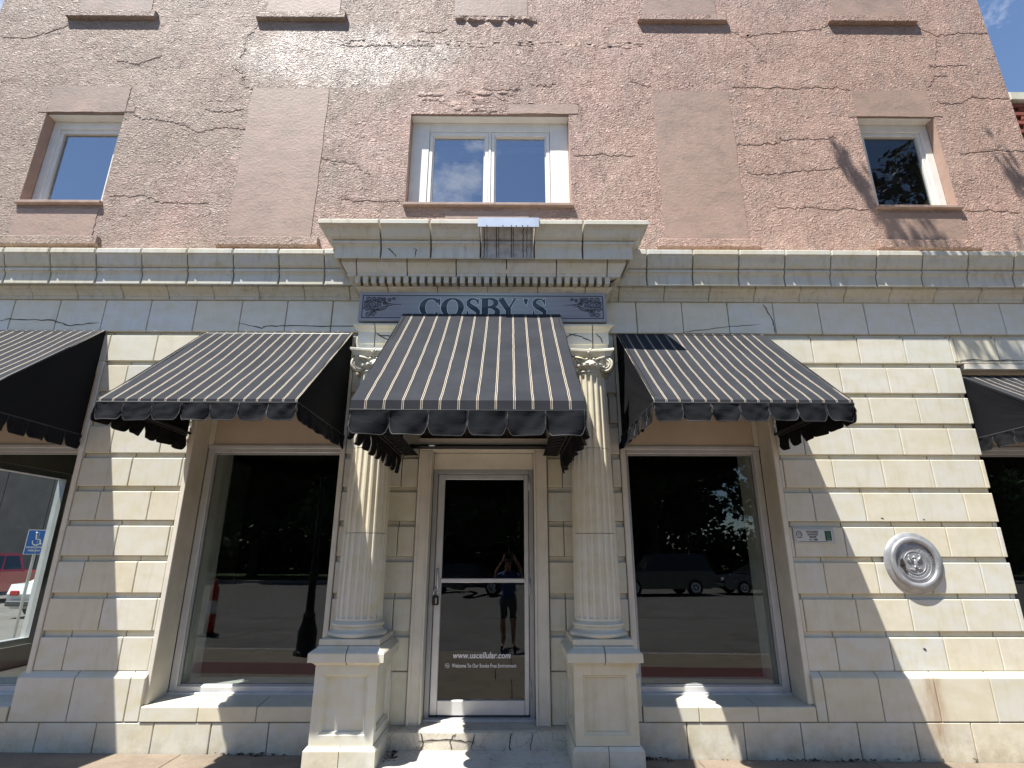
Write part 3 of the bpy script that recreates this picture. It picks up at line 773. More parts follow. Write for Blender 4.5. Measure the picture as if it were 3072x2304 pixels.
# metal drip flashing mended over the centre of the cornice
m = MB(); m.box(-0.335, 0.310, YF-0.432, YF-0.28, 5.124, 5.142, c=0.002); m.box(-0.335, 0.310, YF-0.438, YF-0.4325, 5.030, 5.143, c=0.001)
m.build('drip_flashing', M_STEEL, BLD)
for x in (-0.24, -0.07, 0.02, 0.07, 0.135, 0.19):
    MB().tube([(x, YF-0.4375, 5.042), (x, YF-0.442, 5.042)], 0.006, 8).build('rivet', M_CRACK, BLD)
M_DRIP = plain('black_drip_stain', (0.05, 0.045, 0.04), 0.9)
for k, x in enumerate((-0.24, -0.14, -0.115, 0.02, 0.04, 0.145, 0.185, -0.27, 0.23)):
    pts = [(x+0.003*math.sin(3*q+k), YF-o-0.0005, z) for q, (o, z) in enumerate([(0.400, 5.066), (0.372, 5.046), (0.352, 5.012), (0.331, 4.977), (0.307, 4.959), (0.304, 4.938), (0.304, 4.913), (0.275, 4.888), (0.269, 4.860), (0.270, 4.80), (0.270, 4.762)])]
    MB().tube(pts, 0.0042 if k % 2 else 0.0028, 5).build('drip_stain', M_DRIP, BLD)

# columns and pedestals ---------------------------------------------------------
def column(cx):
    cy = -0.34
    c = empty('column', (cx, cy, 0.0), BLD)
    # pedestal
    m = MB(); hw = 0.295
    pr = [(hw, -0.1), (hw, 0.208), (hw-0.004, 0.214), (hw-0.020, 0.232), (hw-0.024, 0.238)]
    def sqring(mm, prof, x, yb, front):
        v = []; f = []; n = len(prof)
        for (h, z) in prof:
            fr = front-h+0.0
            v += [(x-h, yb, z), (x-h, cy-h+front, z), (x+h, cy-h+front, z), (x+h, yb, z)]
        for i in range(n-1):
            for k in range(3): f.append((i*4+k, i*4+k+1, (i+1)*4+k+1, (i+1)*4+k))
        f.append(((n-1)*4, (n-1)*4+1, (n-1)*4+2, (n-1)*4+3))
        f.append((3, 2, 1, 0))
        mm.add(v, f)
    for (a, b) in ((-1, 0), (0, 1)):
        mm = MB(); v = []; f = []
        xa = cx-hw if a < 0 else cx+0.003; xb = cx-0.003 if a < 0 else cx+hw
        y0 = -0.65
        e = 0.022
        xta = xa+(e if a < 0 else 0); xtb = xb-(e if b > 0 else 0)
        v = [(xa, 0.03, -0.1), (xa, y0, -0.1), (xb, y0, -0.1), (xb, 0.03, -0.1), (xa, 0.03, 0.210), (xa, y0, 0.210), (xb, y0, 0.210), (xb, 0.03, 0.210),
             (xta, 0.03, 0.238), (xta, y0+e, 0.238), (xtb, y0+e, 0.238), (xtb, 0.03, 0.238)]
        f = [(0, 1, 5, 4), (1, 2, 6, 5), (2, 3, 7, 6), (4, 5, 9, 8), (5, 6, 10, 9), (6, 7, 11, 10), (8, 9, 10, 11), (3, 2, 1, 0), (0, 4, 8, 11, 7, 3)]
        mm.add(v, [q[::-1] for q in f]); mm.build('pedestal_base', M_TCB, c)
    # die with recessed panels on the three open sides
    h = 0.265; y0 = -0.615; z0, z1 = 0.240, 0.842
    def panel_face(mm, O, U, V, W, H, N, dep=0.034):
        O, U, V, N = Vector(O), Vector(U), Vector(V), Vector(N)
        def rect(i, d): return [O+U*i+V*i+N*d, O+U*(W-i)+V*i+N*d, O+U*(W-i)+V*(H-i)+N*d, O+U*i+V*(H-i)+N*d]
        rings = [rect(0, 0), rect(0.075, 0), rect(0.084, -0.014), rect(0.094, -0.014), rect(0.102, -dep)]
        v = [tuple(p) for r_ in rings for p in r_]; f = []
        for i in range(len(rings)-1):
            for k in range(4): f.append((i*4+k, i*4+(k+1) % 4, (i+1)*4+(k+1) % 4, (i+1)*4+k))
        q = (len(rings)-1)*4; f.append((q, q+1, q+2, q+3)); mm.add(v, f)
    mm = MB(); W = 2*h; H = z1-z0; Dp = 0.03-y0
    panel_face(mm, (cx-h, y0, z0), (1, 0, 0), (0, 0, 1), W, H, (0, -1, 0))
    panel_face(mm, (cx+h, y0, z0), (0, 1, 0), (0, 0, 1), Dp, H, (1, 0, 0))
    panel_face(mm, (cx-h, 0.03, z0), (0, -1, 0), (0, 0, 1), Dp, H, (-1, 0, 0))
    mm.build('pedestal_die', M_STONE, c)
    for (a, b) in ((-1, 0), (0, 1)):
        mm = MB(); hc = 0.322; yc = -0.675
        xa = cx-hc if a < 0 else cx+0.004; xb = cx-0.004 if a < 0 else cx+hc
        prof = [(0.050, 0.842), (0.044, 0.852), (0.022, 0.866), (0.0, 0.868), (0.0, 0.936), (0.008, 0.946), (0.055, 0.978), (0.058, 0.986)]
        v = []; f = []
        for (i, z) in prof:
            L = xa+(i if a < 0 else 0); Rr = xb-(i if b > 0 else 0)
            v += [(L, 0.03, z), (L, yc+i, z), (Rr, yc+i, z), (Rr, 0.03, z)]
        n = len(prof)
        for i in range(n-1):
            for k in range(3): f.append((i*4+k, i*4+k+1, (i+1)*4+k+1, (i+1)*4+k))
        f.append(((n-1)*4, (n-1)*4+1, (n-1)*4+2, (n-1)*4+3)); f.append((3, 2, 1, 0))
        mm.add(v, [q[::-1] for q in f]); mm.build('pedestal_cap', M_TCB, c)
    # attic base
    box('base_plinth', M_STONE, c, cx-0.262, cx+0.262, cy-0.262, 0.0, 0.987, 1.042, c=0.006)
    pr = [(0.225, 1.042)]
    for k in range(9):
        t = -math.pi/2+math.pi*k/8; pr.append((0.238+0.024*math.cos(t), 1.066+0.024*math.sin(t)))
    pr += [(0.236, 1.092), (0.236, 1.098), (0.226, 1.102), (0.222, 1.112), (0.224, 1.122), (0.230, 1.126), (0.230, 1.130)]
    for k in range(7):
        t = -math.pi/2+math.pi*k/6; pr.append((0.222+0.016*math.cos(t), 1.146+0.015*math.sin(t)))
    pr += [(0.222, 1.163), (0.222, 1.170), (0.200, 1.172)]
    MB().lathe(cx, cy, pr, 40).build('base_moulding', M_STONE, c, True)
    # fluted shaft in three drums
    NF = 20; SUB = 8
    def rad(z):
        t = (z-1.17)/(3.55-1.17); return 0.212-0.032*(t**1.6)
    def flute_ring(z, depth):
        out = []
        for k in range(NF):
            for s in range(SUB):
                a = (k+s/SUB)*2*math.pi/NF
                u = s/SUB
                if u < 0.25: d = 0.0
                else:
                    q = (u-0.25)/0.75*2-1; d = depth*math.sqrt(max(0, 1-q*q))
                r_ = rad(z)-d
                out.append((cx+r_*math.cos(a), cy+r_*math.sin(a), z))
        return out
    def drum(zs, caps):
        v = []; f = []; n = NF*SUB
        for z, d in zs: v += flute_ring(z, d)
        for i in range(len(zs)-1):
            for k in range(n): f.append((i*n+k, i*n+(k+1) % n, (i+1)*n+(k+1) % n, (i+1)*n+k))
        f.append(tuple(range(n))[::-1]); f.append(tuple((len(zs)-1)*n+k for k in range(n)))
        return obj('shaft_drum', v, f, M_STONE, c)
    D = 0.021
    drum([(1.172, 0), (1.196, 0), (1.200, 0.010), (1.210, 0.017), (1.228, D), (1.5, D), (1.931, D)], 0)
    drum([(1.936, D), (2.3, D), (2.736, D)], 0)
    drum([(2.741, D), (3.1, D*0.95), (3.455, D*0.9), (3.475, 0.014), (3.487, 0.006), (3.490, 0), (3.512, 0)], 0)
    # capital
    m = MB().lathe(cx, cy, [(0.178, 3.510), (0.190, 3.514), (0.194, 3.522), (0.190, 3.530), (0.176, 3.534), (0.178, 3.545), (0.200, 3.566), (0.214, 3.590), (0.212, 3.606), (0.18, 3.62), (0.17, 3.70)], 32)
    m.build('necking', M_STONE, c, True)
    for k in range(22):
        a = 2*math.pi*k/22+0.14
        if math.sin(a) > 0.55: continue
        MB().sphere((cx+0.204*math.cos(a), cy+0.204*math.sin(a), 3.585), (0.021, 0.021, 0.026), 8, 5).build('egg_ornament', M_STONE, c, True)
    # concave-sided abacus
    prof = [(0.86, 3.682), (0.88, 3.690), (0.885, 3.702), (0.93, 3.716), (0.97, 3.728), (1.0, 3.732), (1.0, 3.752), (0.985, 3.758)]
    v = []; f = []; n = 0
    HS = 0.242
    outline = []
    for side in range(4):
        for s in range(9):
            t = s/9*2-1
            px, py = t*HS, -HS+0.045*(1-t*t)*0.9
            if abs(t) > 0.97: py += 0.0
            a = side*math.pi/2
            outline.append((px*math.cos(a)-py*math.sin(a), px*math.sin(a)+py*math.cos(a)))
    n = len(outline)
    for (sc_, z) in prof:
        for (px, py) in outline: v.append((cx+px*sc_, cy+py*sc_, z))
    for i in range(len(prof)-1):
        for k in range(n): f.append((i*n+k, i*n+(k+1) % n, (i+1)*n+(k+1) % n, (i+1)*n+k))
    f.append(tuple(range(n))[::-1]); f.append(tuple((len(prof)-1)*n+k for k in range(n)))
    obj('abacus', v, f, M_STONE, c)
    # volutes on the diagonals
    for sx in (-1, 1):
        for sy in (-1, 1):
            yaw = -sx*R(28) if sy < 0 else math.pi+sx*R(28)
            ctr = Vector((cx+sx*0.162, cy+sy*0.168, 3.598))
            rot = Matrix.Rotation(yaw, 3, 'Z')
            mm = MB()
            def to(p): return tuple(ctr+rot @ Vector(p))
            # bolster behind the spiral
            n = 24; v = []; f = []
            ringp = [(0.060, 0.10), (0.070, 0.05), (0.078, 0.012), (0.082, 0.0), (0.079, -0.012), (0.060, -0.012), (0.056, -0.004), (0.0, -0.004)]
            for (r_, d) in ringp:
                for k in range(n):
                    t = 2*math.pi*k/n; v.append(to((r_*math.cos(t), d, r_*math.sin(t))))
            for i in range(len(ringp)-1):
                for k in range(n): f.append((i*n+k, i*n+(k+1) % n, (i+1)*n+(k+1) % n, (i+1)*n+k))
            f.append(tuple(range(n))[::-1])
            mm.add(v, f)
            sp = []
            rr = []
            for k in range(44):
                t = k/43; ang = sx*(math.pi/2 + t*2*math.pi*2.1)*-1
                r_ = 0.058*(1-t)+0.008
                sp.append(to((sx*-1*r_*math.cos(ang)*-1, -0.008, r_*math.sin(ang)))); rr.append(0.0095*(1-0.5*t))
            mm.tube(sp, rr, 6); mm.sphere(to((0, -0.008, 0)), 0.011, 8, 5)
            mm.build('volute', M_STONE, c, True)
    for sx in (-1, 1):   # connecting canalis between the front volutes and the little scroll buds
        mm = MB(); mm.tube([(cx+sx*0.15, cy-0.195, 3.672), (cx+sx*0.09, cy-0.212, 3.652), (cx+sx*0.03, cy-0.218, 3.628)], [0.012, 0.010, 0.006], 6)
        mm.sphere((cx+sx*0.036, cy-0.218, 3.640), 0.015, 8, 5); mm.build('scroll_bud', M_STONE, c, True)
    mm = MB()
    for k in range(5):
        a = 2*math.pi*k/5; mm.sphere((cx+0.018*math.cos(a), cy-0.226, 3.722+0.018*math.sin(a)), (0.016, 0.012, 0.016), 8, 5)
    mm.sphere((cx, cy-0.234, 3.722), 0.010, 8, 5); mm.tube([(cx, cy-0.216, 3.70), (cx, cy-0.214, 3.645)], 0.007, 6)
    mm.build('rosette', M_STONE, c, True)
column(AX-1.10); column(AX+1.10)
# cracks in the terracotta
for k, (pl, y) in enumerate([([(-5.814, 4.277), (-5.717, 4.306), (-5.204, 4.289), (-5.012, 4.223), (-4.688, 4.263)], -0.0055), ([(-3.088, 4.26), (-2.817, 4.204), (-2.784, 4.223), (-2.504, 4.234), (-1.62, 4.227)], -0.0055),
        ([(1.984, 4.176), (2.523, 4.245), (2.882, 4.275)], -0.0055), ([(2.952, 4.529), (3.032, 4.334), (3.044, 4.161)], -0.0055), ([(5.022, 3.831), (5.184, 3.851), (5.816, 3.844)], -0.0016),
        ([(-1.30, 4.885), (-1.266, 4.84), (-1.20, 4.765)], YF-0.2685), ([(-1.033, 4.885), (-0.996, 4.85), (-1.005, 4.765)], YF-0.2685),
        ([(0.64, 4.00), (0.77, 3.96), (0.88, 3.91)], YF-0.0145), ([(0.57, 3.90), (0.64, 3.98), (0.72, 4.00)], YF-0.0145), ([(0.93, 4.00), (0.98, 3.94), (0.99, 3.89)], YF-0.0145),
        ([(-1.42, 4.00), (-1.32, 3.93), (-1.16, 3.89)], YF-0.0145), ([(-1.40, 3.97), (-1.24, 3.96), (-1.14, 4.0)], YF-0.0145),
        ([(3.845, 2.112), (3.862, 2.107), (3.876, 2.100)], -0.0016), ([(4.28, 2.10), (4.29, 2.094), (4.30, 2.096)], -0.0016), ([(4.01, 0.885), (4.03, 0.874), (4.045, 0.868)], -0.0016)]):
    v, f = ribbon(pl, (0.009 if k != 2 else 0.005) if k < 12 else 0.014, y, 0.0015, 0.006, 7, seed=40+k) if k < 12 else ribbon(pl, 0.014, y, 0.0015, 0.002, 2, seed=40+k); obj('crack' if k < 12 else 'chip', v, f, M_CRACK, BLD)

# ------------------------------------------------------------------ pink stucco upper storeys
YS = 0.04; ZT = 11.2
bays = [-5.56, -2.92, -0.27, 2.41, 5.09]
holes = [(-6.07, -5.05, 5.90, 7.265), (-1.30, 0.775, 5.895, 7.28), (4.58, 5.60, 5.89, 7.29)]
def wall_with_holes(name, x0, x1, z0, z1, hs, y, th, mat, parent):
    X = sorted({x0, x1, *[h[0] for h in hs], *[h[1] for h in hs]}); Zs = sorted({z0, z1, *[h[2] for h in hs], *[h[3] for h in hs]})
    v = []; f = []; idx = {}
    def vi(i, j, b):
        if (i, j, b) not in idx: idx[(i, j, b)] = len(v); v.append((X[i], y+(th if b else 0), Zs[j]))
        return idx[(i, j, b)]
    def solid(i, j):
        if i < 0 or j < 0 or i >= len(X)-1 or j >= len(Zs)-1: return False
        cx, cz = (X[i]+X[i+1])/2, (Zs[j]+Zs[j+1])/2
        return not any(h[0] < cx < h[1] and h[2] < cz < h[3] for h in hs)
    for i in range(len(X)-1):
        for j in range(len(Zs)-1):
            if not solid(i, j): continue
            f.append((vi(i, j, 0), vi(i+1, j, 0), vi(i+1, j+1, 0), vi(i, j+1, 0)))
            f.append((vi(i, j, 1), vi(i, j+1, 1), vi(i+1, j+1, 1), vi(i+1, j, 1)))
            if not solid(i-1, j): f.append((vi(i, j, 0), vi(i, j+1, 0), vi(i, j+1, 1), vi(i, j, 1)))
            if not solid(i+1, j): f.append((vi(i+1, j, 0), vi(i+1, j, 1), vi(i+1, j+1, 1), vi(i+1, j+1, 0)))
            if not solid(i, j-1): f.append((vi(i, j, 0), vi(i, j, 1), vi(i+1, j, 1), vi(i+1, j, 0)))
            if not solid(i, j+1): f.append((vi(i, j+1, 0), vi(i+1, j+1, 0), vi(i+1, j+1, 1), vi(i, j+1, 1)))
    return obj(name, v, f, mat, parent)
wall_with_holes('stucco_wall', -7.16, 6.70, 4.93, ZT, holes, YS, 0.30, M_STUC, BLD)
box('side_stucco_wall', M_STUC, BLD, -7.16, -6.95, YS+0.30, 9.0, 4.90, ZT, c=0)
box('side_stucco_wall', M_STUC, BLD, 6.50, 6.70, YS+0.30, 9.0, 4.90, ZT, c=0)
box('parapet_coping', M_LIME, BLD, -7.25, 6.78, -0.02, 0.45, ZT, ZT+0.12, c=0.02)
box('upper_floor', M_INT, BLD, -6.95, 6.50, 0.36, 9.0, 4.85, 4.90, c=0)
box('roof_deck', M_INT, BLD, -6.95, 6.50, 0.36, 9.0, 10.6, 10.8, c=0)
# smooth rendered infill of the bricked-up openings
def wobble_panel(name, x0, x1, z0, z1, y, mat, seed, th=0.012, amp=0.012):
    rnd = random.Random(seed); pts = []
    def edge(a, b, n):
        for k in range(n):
            t = k/n; pts.append((a[0]+(b[0]-a[0])*t+rnd.uniform(-amp, amp)*(0.5 if k else 0.8), a[1]+(b[1]-a[1])*t+rnd.uniform(-amp, amp)*0.5))
    edge((x0, z0), (x1, z0), 7); edge((x1, z0), (x1, z1), 12); edge((x1, z1), (x0, z1), 7); edge((x0, z1), (x0, z0), 12)
    n = len(pts); v = [(p[0], y, p[1]) for p in pts]+[(p[0], y+th, p[1]) for p in pts]
    f = [tuple(range(n))]+[(k, k+n, (k+1) % n+n, (k+1) % n) for k in range(n)]
    return obj(name, v, f, mat, BLD)
sd = 0
for i, bx in enumerate(bays):
    if i in (1, 3):
        wobble_panel('infill_panel', bx-0.51, bx+0.51, 5.41, 7.68, YS-0.006, M_PANEL, 11+i)
    elif i in (0, 4):
        wobble_panel('infill_panel', bx-0.50, bx+0.50, 5.41, 5.80, YS-0.006, M_PANEL, 21+i)
        wobble_panel('infill_panel', bx-0.51, bx+0.51, 7.275 if i else 7.275, 7.70, YS-0.006, M_PANEL, 31+i)
        wobble_panel('infill_panel', bx-0.62, bx-0.515, 7.27, 7.36, YS-0.0045, M_PANEL, 41+i); wobble_panel('infill_panel', bx+0.515, bx+0.63, 7.285, 7.36, YS-0.0045, M_PANEL, 51+i)
    else:
        wobble_panel('infill_panel', -0.80, 0.24, 5.10, 5.80, YS-0.006, M_PANEL, 61)
        wobble_panel('infill_panel', -0.02, 0.90, 7.29, 7.44, YS-0.006, M_PANEL, 62)
    wobble_panel('infill_panel', bx-0.51, bx+0.51, 8.99, 10.9, YS-0.006, M_PANEL, 71+i)
    # projecting sills
    if i != 2:
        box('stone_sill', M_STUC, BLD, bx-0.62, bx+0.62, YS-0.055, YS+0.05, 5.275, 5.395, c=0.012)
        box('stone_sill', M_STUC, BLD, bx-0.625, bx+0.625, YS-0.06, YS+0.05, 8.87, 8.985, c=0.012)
    else:
        rnd = random.Random(5); v = []; f = []; n = 22
        for k in range(n+1):
            x = bx-0.50+1.14*k/n; a = rnd.uniform(0.004, 0.045); b = rnd.uniform(-0.02, 0.02)
            v += [(x, YS+0.02, 8.985+b*0.3), (x, YS-a, 8.955+b), (x, YS-a*0.9, 8.90+b), (x, YS+0.02, 8.875+b)]
        for k in range(n):
            for j in range(3): f.append((k*4+j, k*4+j+1, (k+1)*4+j+1, (k+1)*4+j))
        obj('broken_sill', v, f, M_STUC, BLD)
# broken plaster above the centre window and along the old signboard line
def lumps(name, x0, x1, z0, z1, y, n, seed, mat, rmax=0.05, flat=0.35):
    rnd = random.Random(seed); m = MB()
    for k in range(n):
        m.sphere((rnd.uniform(x0, x1), y, rnd.uniform(z0, z1)), (rnd.uniform(0.3, 1)*rmax*1.8, rnd.uniform(0.2, 0.6)*rmax*flat*1.2, rnd.uniform(0.25, 0.8)*rmax), 7, 4)
    o = m.build(name, mat, BLD, True); o['kind'] = 'stuff'; return o
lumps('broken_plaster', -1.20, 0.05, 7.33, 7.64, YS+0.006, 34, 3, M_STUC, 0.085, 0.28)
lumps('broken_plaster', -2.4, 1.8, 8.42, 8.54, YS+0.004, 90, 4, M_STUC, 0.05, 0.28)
lumps('anchor_hole', -2.3, 1.9, 8.44, 8.53, YS-0.001, 34, 8, M_CRACK, 0.022, 0.3)
# sash windows in the upper storey
def upper_window(h, kind):
    x0, x1, z0, z1 = h; yb = 0.20
    w = empty('upper_window', ((x0+x1)/2, yb, z0), BLD)
    box('sill', M_SILLS, w, x0-0.02, x1+0.02, YS-0.050, 0.30, z0-0.042, z0-0.002, c=0.006)
    box('soffit_lining', M_WHITE, w, x0+0.004, x1-0.004, YS+0.03, yb, z1-0.020, z1-0.004, c=0.002)
    fx0, fx1 = x0+0.004, x1-0.004
    fzt = z1-0.022
    if kind == 1:
        g = [(-1.015, -0.325), (-0.20, 0.480)]
        box('surround_board', M_WHITE, w, fx0, g[0][0]-0.05, yb-0.02, yb+0.03, z0+0.002, fzt, c=0.003)
        box('surround_board', M_WHITE, w, g[1][1]+0.05, fx1, yb-0.02, yb+0.03, z0+0.002, fzt, c=0.003)
        box('surround_board', M_WHITE, w, g[0][0]-0.049, g[1][1]+0.049, yb-0.02, yb+0.03, 7.125, fzt, c=0.003)
        for a, b in g:
            m = MB(); F = 0.045
            m.box(a-F, a, yb-0.012, yb+0.05, z0+0.004, 7.12, c=0.004); m.box(b, b+F, yb-0.012, yb+0.05, z0+0.004, 7.12, c=0.004)
            m.box(a, b, yb-0.012, yb+0.05, 7.06, 7.12, c=0.004); m.box(a, b, yb-0.012, yb+0.05, z0+0.004, z0+0.09, c=0.004)
            m.box(a, a+0.018, yb+0.006, yb+0.05, z0+0.09, 7.06, c=0.003); m.box(b-0.018, b, yb+0.006, yb+0.05, z0+0.09, 7.06, c=0.003)
            m.box(a+0.018, b-0.018, yb+0.006, yb+0.05, 7.045, 7.06, c=0.003)
            m.build('sash', M_WHITE, w)
            box('pane', M_GLASSU, w, a, b, yb+0.030, yb+0.035, z0+0.06, 7.07, c=0)
        box('mullion_post', M_WHITE, w, g[0][1]+0.047, g[1][0]-0.047, yb-0.02, yb+0.03, z0+0.004, 7.12, c=0.003)
        box('window_blind', M_WHITE, w, -1.0, -0.33, yb+0.20, yb+0.21, 6.85, 7.07, c=0)
        box('window_blind', M_WHITE, w, -0.2, 0.48, yb+0.20, yb+0.21, 6.98, 7.07, c=0)
    else:
        m = MB(); F = 0.10
        m.box(fx0, fx0+F, yb-0.02, yb+0.05, z0+0.002, fzt, c=0.004); m.box(fx1-F, fx1, yb-0.02, yb+0.05, z0+0.002, fzt, c=0.004)
        m.box(fx0+F, fx1-F, yb-0.02, yb+0.05, fzt-0.115, fzt, c=0.004); m.box(fx0+F, fx1-F, yb-0.02, yb+0.05, z0+0.002, z0+0.05, c=0.004)
        m.build('frame', M_WHITE, w)
        a, b = fx0+F, fx1-F; m = MB(); S_ = 0.052
        m.box(a, a+S_, yb+0.0, yb+0.06, z0+0.05, fzt-0.115, c=0.004); m.box(b-S_, b, yb+0.0, yb+0.06, z0+0.05, fzt-0.115, c=0.004)
        m.box(a+S_, b-S_, yb+0.0, yb+0.06, fzt-0.172, fzt-0.115, c=0.004); m.box(a+S_, b-S_, yb+0.0, yb+0.06, z0+0.05, z0+0.10, c=0.004)
        m.build('sash', M_WHITE, w)
        box('pane', M_GLASSU if kind == 0 else M_GLASS, w, a+S_-0.01, b-S_+0.01, yb+0.035, yb+0.040, z0+0.09, fzt-0.165, c=0)
    for s in (x0, x1):
        a, b = (s+0.0005, s+0.003) if s == x0 else (s-0.003, s-0.0005)
        box('reveal_lining', M_REVEAL, w, a, b, YS+0.002, yb-0.021, z0, z1-0.003, c=0)
    return w
upper_window(holes[0], 0); upper_window(holes[1], 1); upper_window(holes[2], 2)
# cracks and patched ridges in the stucco
CR = [[[-7.04,8.57],[-6.61,8.56],[-6.42,8.65],[-6.16,8.79]],[[-4.92,7.24],[-4.63,7.19],[-4.4,7.16],[-4.06,7.0],[-3.72,7.07],[-3.44,7.03]],[[-5.02,6.03],[-4.5,6.02],[-4.29,5.92],[-3.73,5.91]],[[-4.01,7.35],[-3.79,7.32],[-3.51,7.36]],[[-3.68,8.24],[-3.64,8.38],[-3.68,8.57],[-3.51,8.83]],[[-3.78,8.07],[-3.59,7.95],[-3.61,7.79],[-3.41,7.68]],[[-2.41,6.58],[-2.15,6.54],[-1.97,6.51],[-1.78,6.35]],[[-4.75,8.26],[-5.04,8.12],[-5.36,8.18]],[[-2.33,8.46],[-1.9,8.45],[-1.44,8.47],[-1.05,8.46]],[[-0.34,7.71],[-0.11,7.71],[0.14,7.7]],[[0.26,7.8],[0.53,7.78],[0.62,7.85]],[[1.62,7.86],[1.9,7.76]],[[0.81,6.65],[1.21,6.68],[1.6,6.66]],[[0.24,7.48],[0.91,7.46],[0.95,7.29]],[[-2.09,5.97],[-1.38,5.95]],[[-0.73,7.66],[-0.6,7.68],[-0.48,7.58],[-0.5,7.48]],[[-1.28,8.72],[-1.02,8.7],[-0.89,8.77]],[[-0.23,7.62],[-0.03,7.51]],[[4.47,8.9],[4.33,8.81],[3.8,8.76],[3.33,8.68],[3.26,8.65],[3.05,8.8]],[[3.26,8.65],[3.4,8.5],[3.43,8.25],[3.5,8.2]],[[2.97,7.76],[3.26,7.78],[3.78,7.77],[4.2,7.78],[4.43,7.79],[4.57,7.74]],[[3.16,7.78],[3.18,8.06],[3.23,8.22]],[[2.92,6.83],[3.45,6.87],[3.52,6.93],[4.14,6.95],[4.25,6.99]],[[3.0,6.4],[3.42,6.41],[3.98,6.48],[4.26,6.51]],[[3.29,5.9],[3.6,5.89],[4.46,5.88]],[[5.73,8.84],[5.96,8.71],[6.32,8.77],[6.69,8.75]],[[5.62,7.76],[5.73,7.97],[5.94,7.99]],[[5.73,8.16],[5.88,8.17],[6.26,8.18]],[[5.74,7.54],[5.98,7.52],[6.15,7.63],[6.68,7.61]],[[5.8,6.72],[6.34,6.78],[6.66,6.77]],[[5.67,5.86],[6.0,5.87],[6.34,5.84]],[[5.95,8.68],[5.84,8.27]]]
for k, pl in enumerate(CR):
    v, f = ribbon(pl, 0.0045, YS, 0.0012, 0.016, 9, 1.0, seed=k); obj('crack', v, f, M_CRACKS, BLD)
    lo = [(x+0.004, z-0.016) for x, z in pl]
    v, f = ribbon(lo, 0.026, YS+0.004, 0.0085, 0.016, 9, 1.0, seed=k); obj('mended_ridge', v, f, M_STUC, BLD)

# ------------------------------------------------------------------ neighbour on the right
NB = empty('brick_building', (10.0, 0.2, 0.0)); tag(NB, 'red brick building with pale stone coping, just visible at the upper right edge', 'building')
box('wall_core', M_MORTL, NB, 6.705, 14.0, 0.13, 6.0, -0.3, 7.55, c=0)
box('coping', M_LIME, NB, 6.706, 14.1, 0.03, 0.5, 7.56, 7.70, c=0.012)
v, f = boxg(-0.10, 0.10, 0, 0.06, 0, 0.058, c=0.004); bme = bpy.data.meshes.new('brick'); bme.from_pydata(v, [], f); bme.update(); bme.materials.append(M_BRICK)
for r_ in range(28):
    for k in range(7):
        place('brick', bme, (6.815+k*0.212+(0.106 if r_ % 2 else 0), 0.08+random.uniform(-0.003, 0.003), 7.49-0.070*r_), NB)

# ------------------------------------------------------------------ awnings
def lerp(a, b, t): return a+(b-a)*t
def flap_mesh(p0, p1, nrm, h, seed, lean=0.0):
    rnd = random.Random(seed); nx, nz = 16, 9; v = []; f = []
    p0 = Vector(p0); p1 = Vector(p1); nrm = Vector(nrm)
    ph = rnd.uniform(0, 6); am = rnd.uniform(0.006, 0.020); tw = rnd.uniform(-0.03, 0.03); h2 = h*rnd.uniform(0.96, 1.04)
    for i in range(nx+1):
        u = i/nx; s = abs(2*u-1)
        hb = h2*(1-0.34*max(0, (s-0.66)/0.34)**2.6)
        for j in range(nz+1):
            w = j/nz
            d = am*math.sin(ph+u*5.0+w*2.2)*w + lean*w + 0.010*noise.noise(Vector((u*3.1+seed, w*2.6, seed*0.37))) + 0.0012*noise.noise(Vector((u*8+seed, w*7, 3))) + tw*(u-0.5)*w + 0.012*w*w*(1-s*s) - 0.010*w*(s**3)
            q = p0.lerp(p1, 0.012+0.976*u)+nrm*d; v.append((q.x, q.y, q.z-hb*w))
    for i in range(nx):
        for j in range(nz): f.append((i*(nz+1)+j, i*(nz+1)+j+1, (i+1)*(nz+1)+j+1, (i+1)*(nz+1)+j))
    return v, f
def bound_flap(A, p0, p1, nrm, h, seed, lean):
    v, f = flap_mesh(p0, p1, nrm, h, seed, lean); nx, nz = 16, 9; k = nz+1
    o = solid(obj('valance_flap', v, f, M_FAB, A), 0.005)
    n_ = Vector(nrm)*0.003
    path = [v[j] for j in range(nz+1)]+[v[i*k+nz] for i in range(1, nx+1)]+[v[nx*k+j] for j in range(nz-1, -1, -1)]
    MB().tube([tuple(Vector(p)+n_) for p in path], 0.0042, 5).build('binding', M_BIND, o)
    return o
def solid(o, th):
    md = o.modifiers.new('thickness', 'SOLIDIFY'); md.thickness = th; md.offset = 0; return o
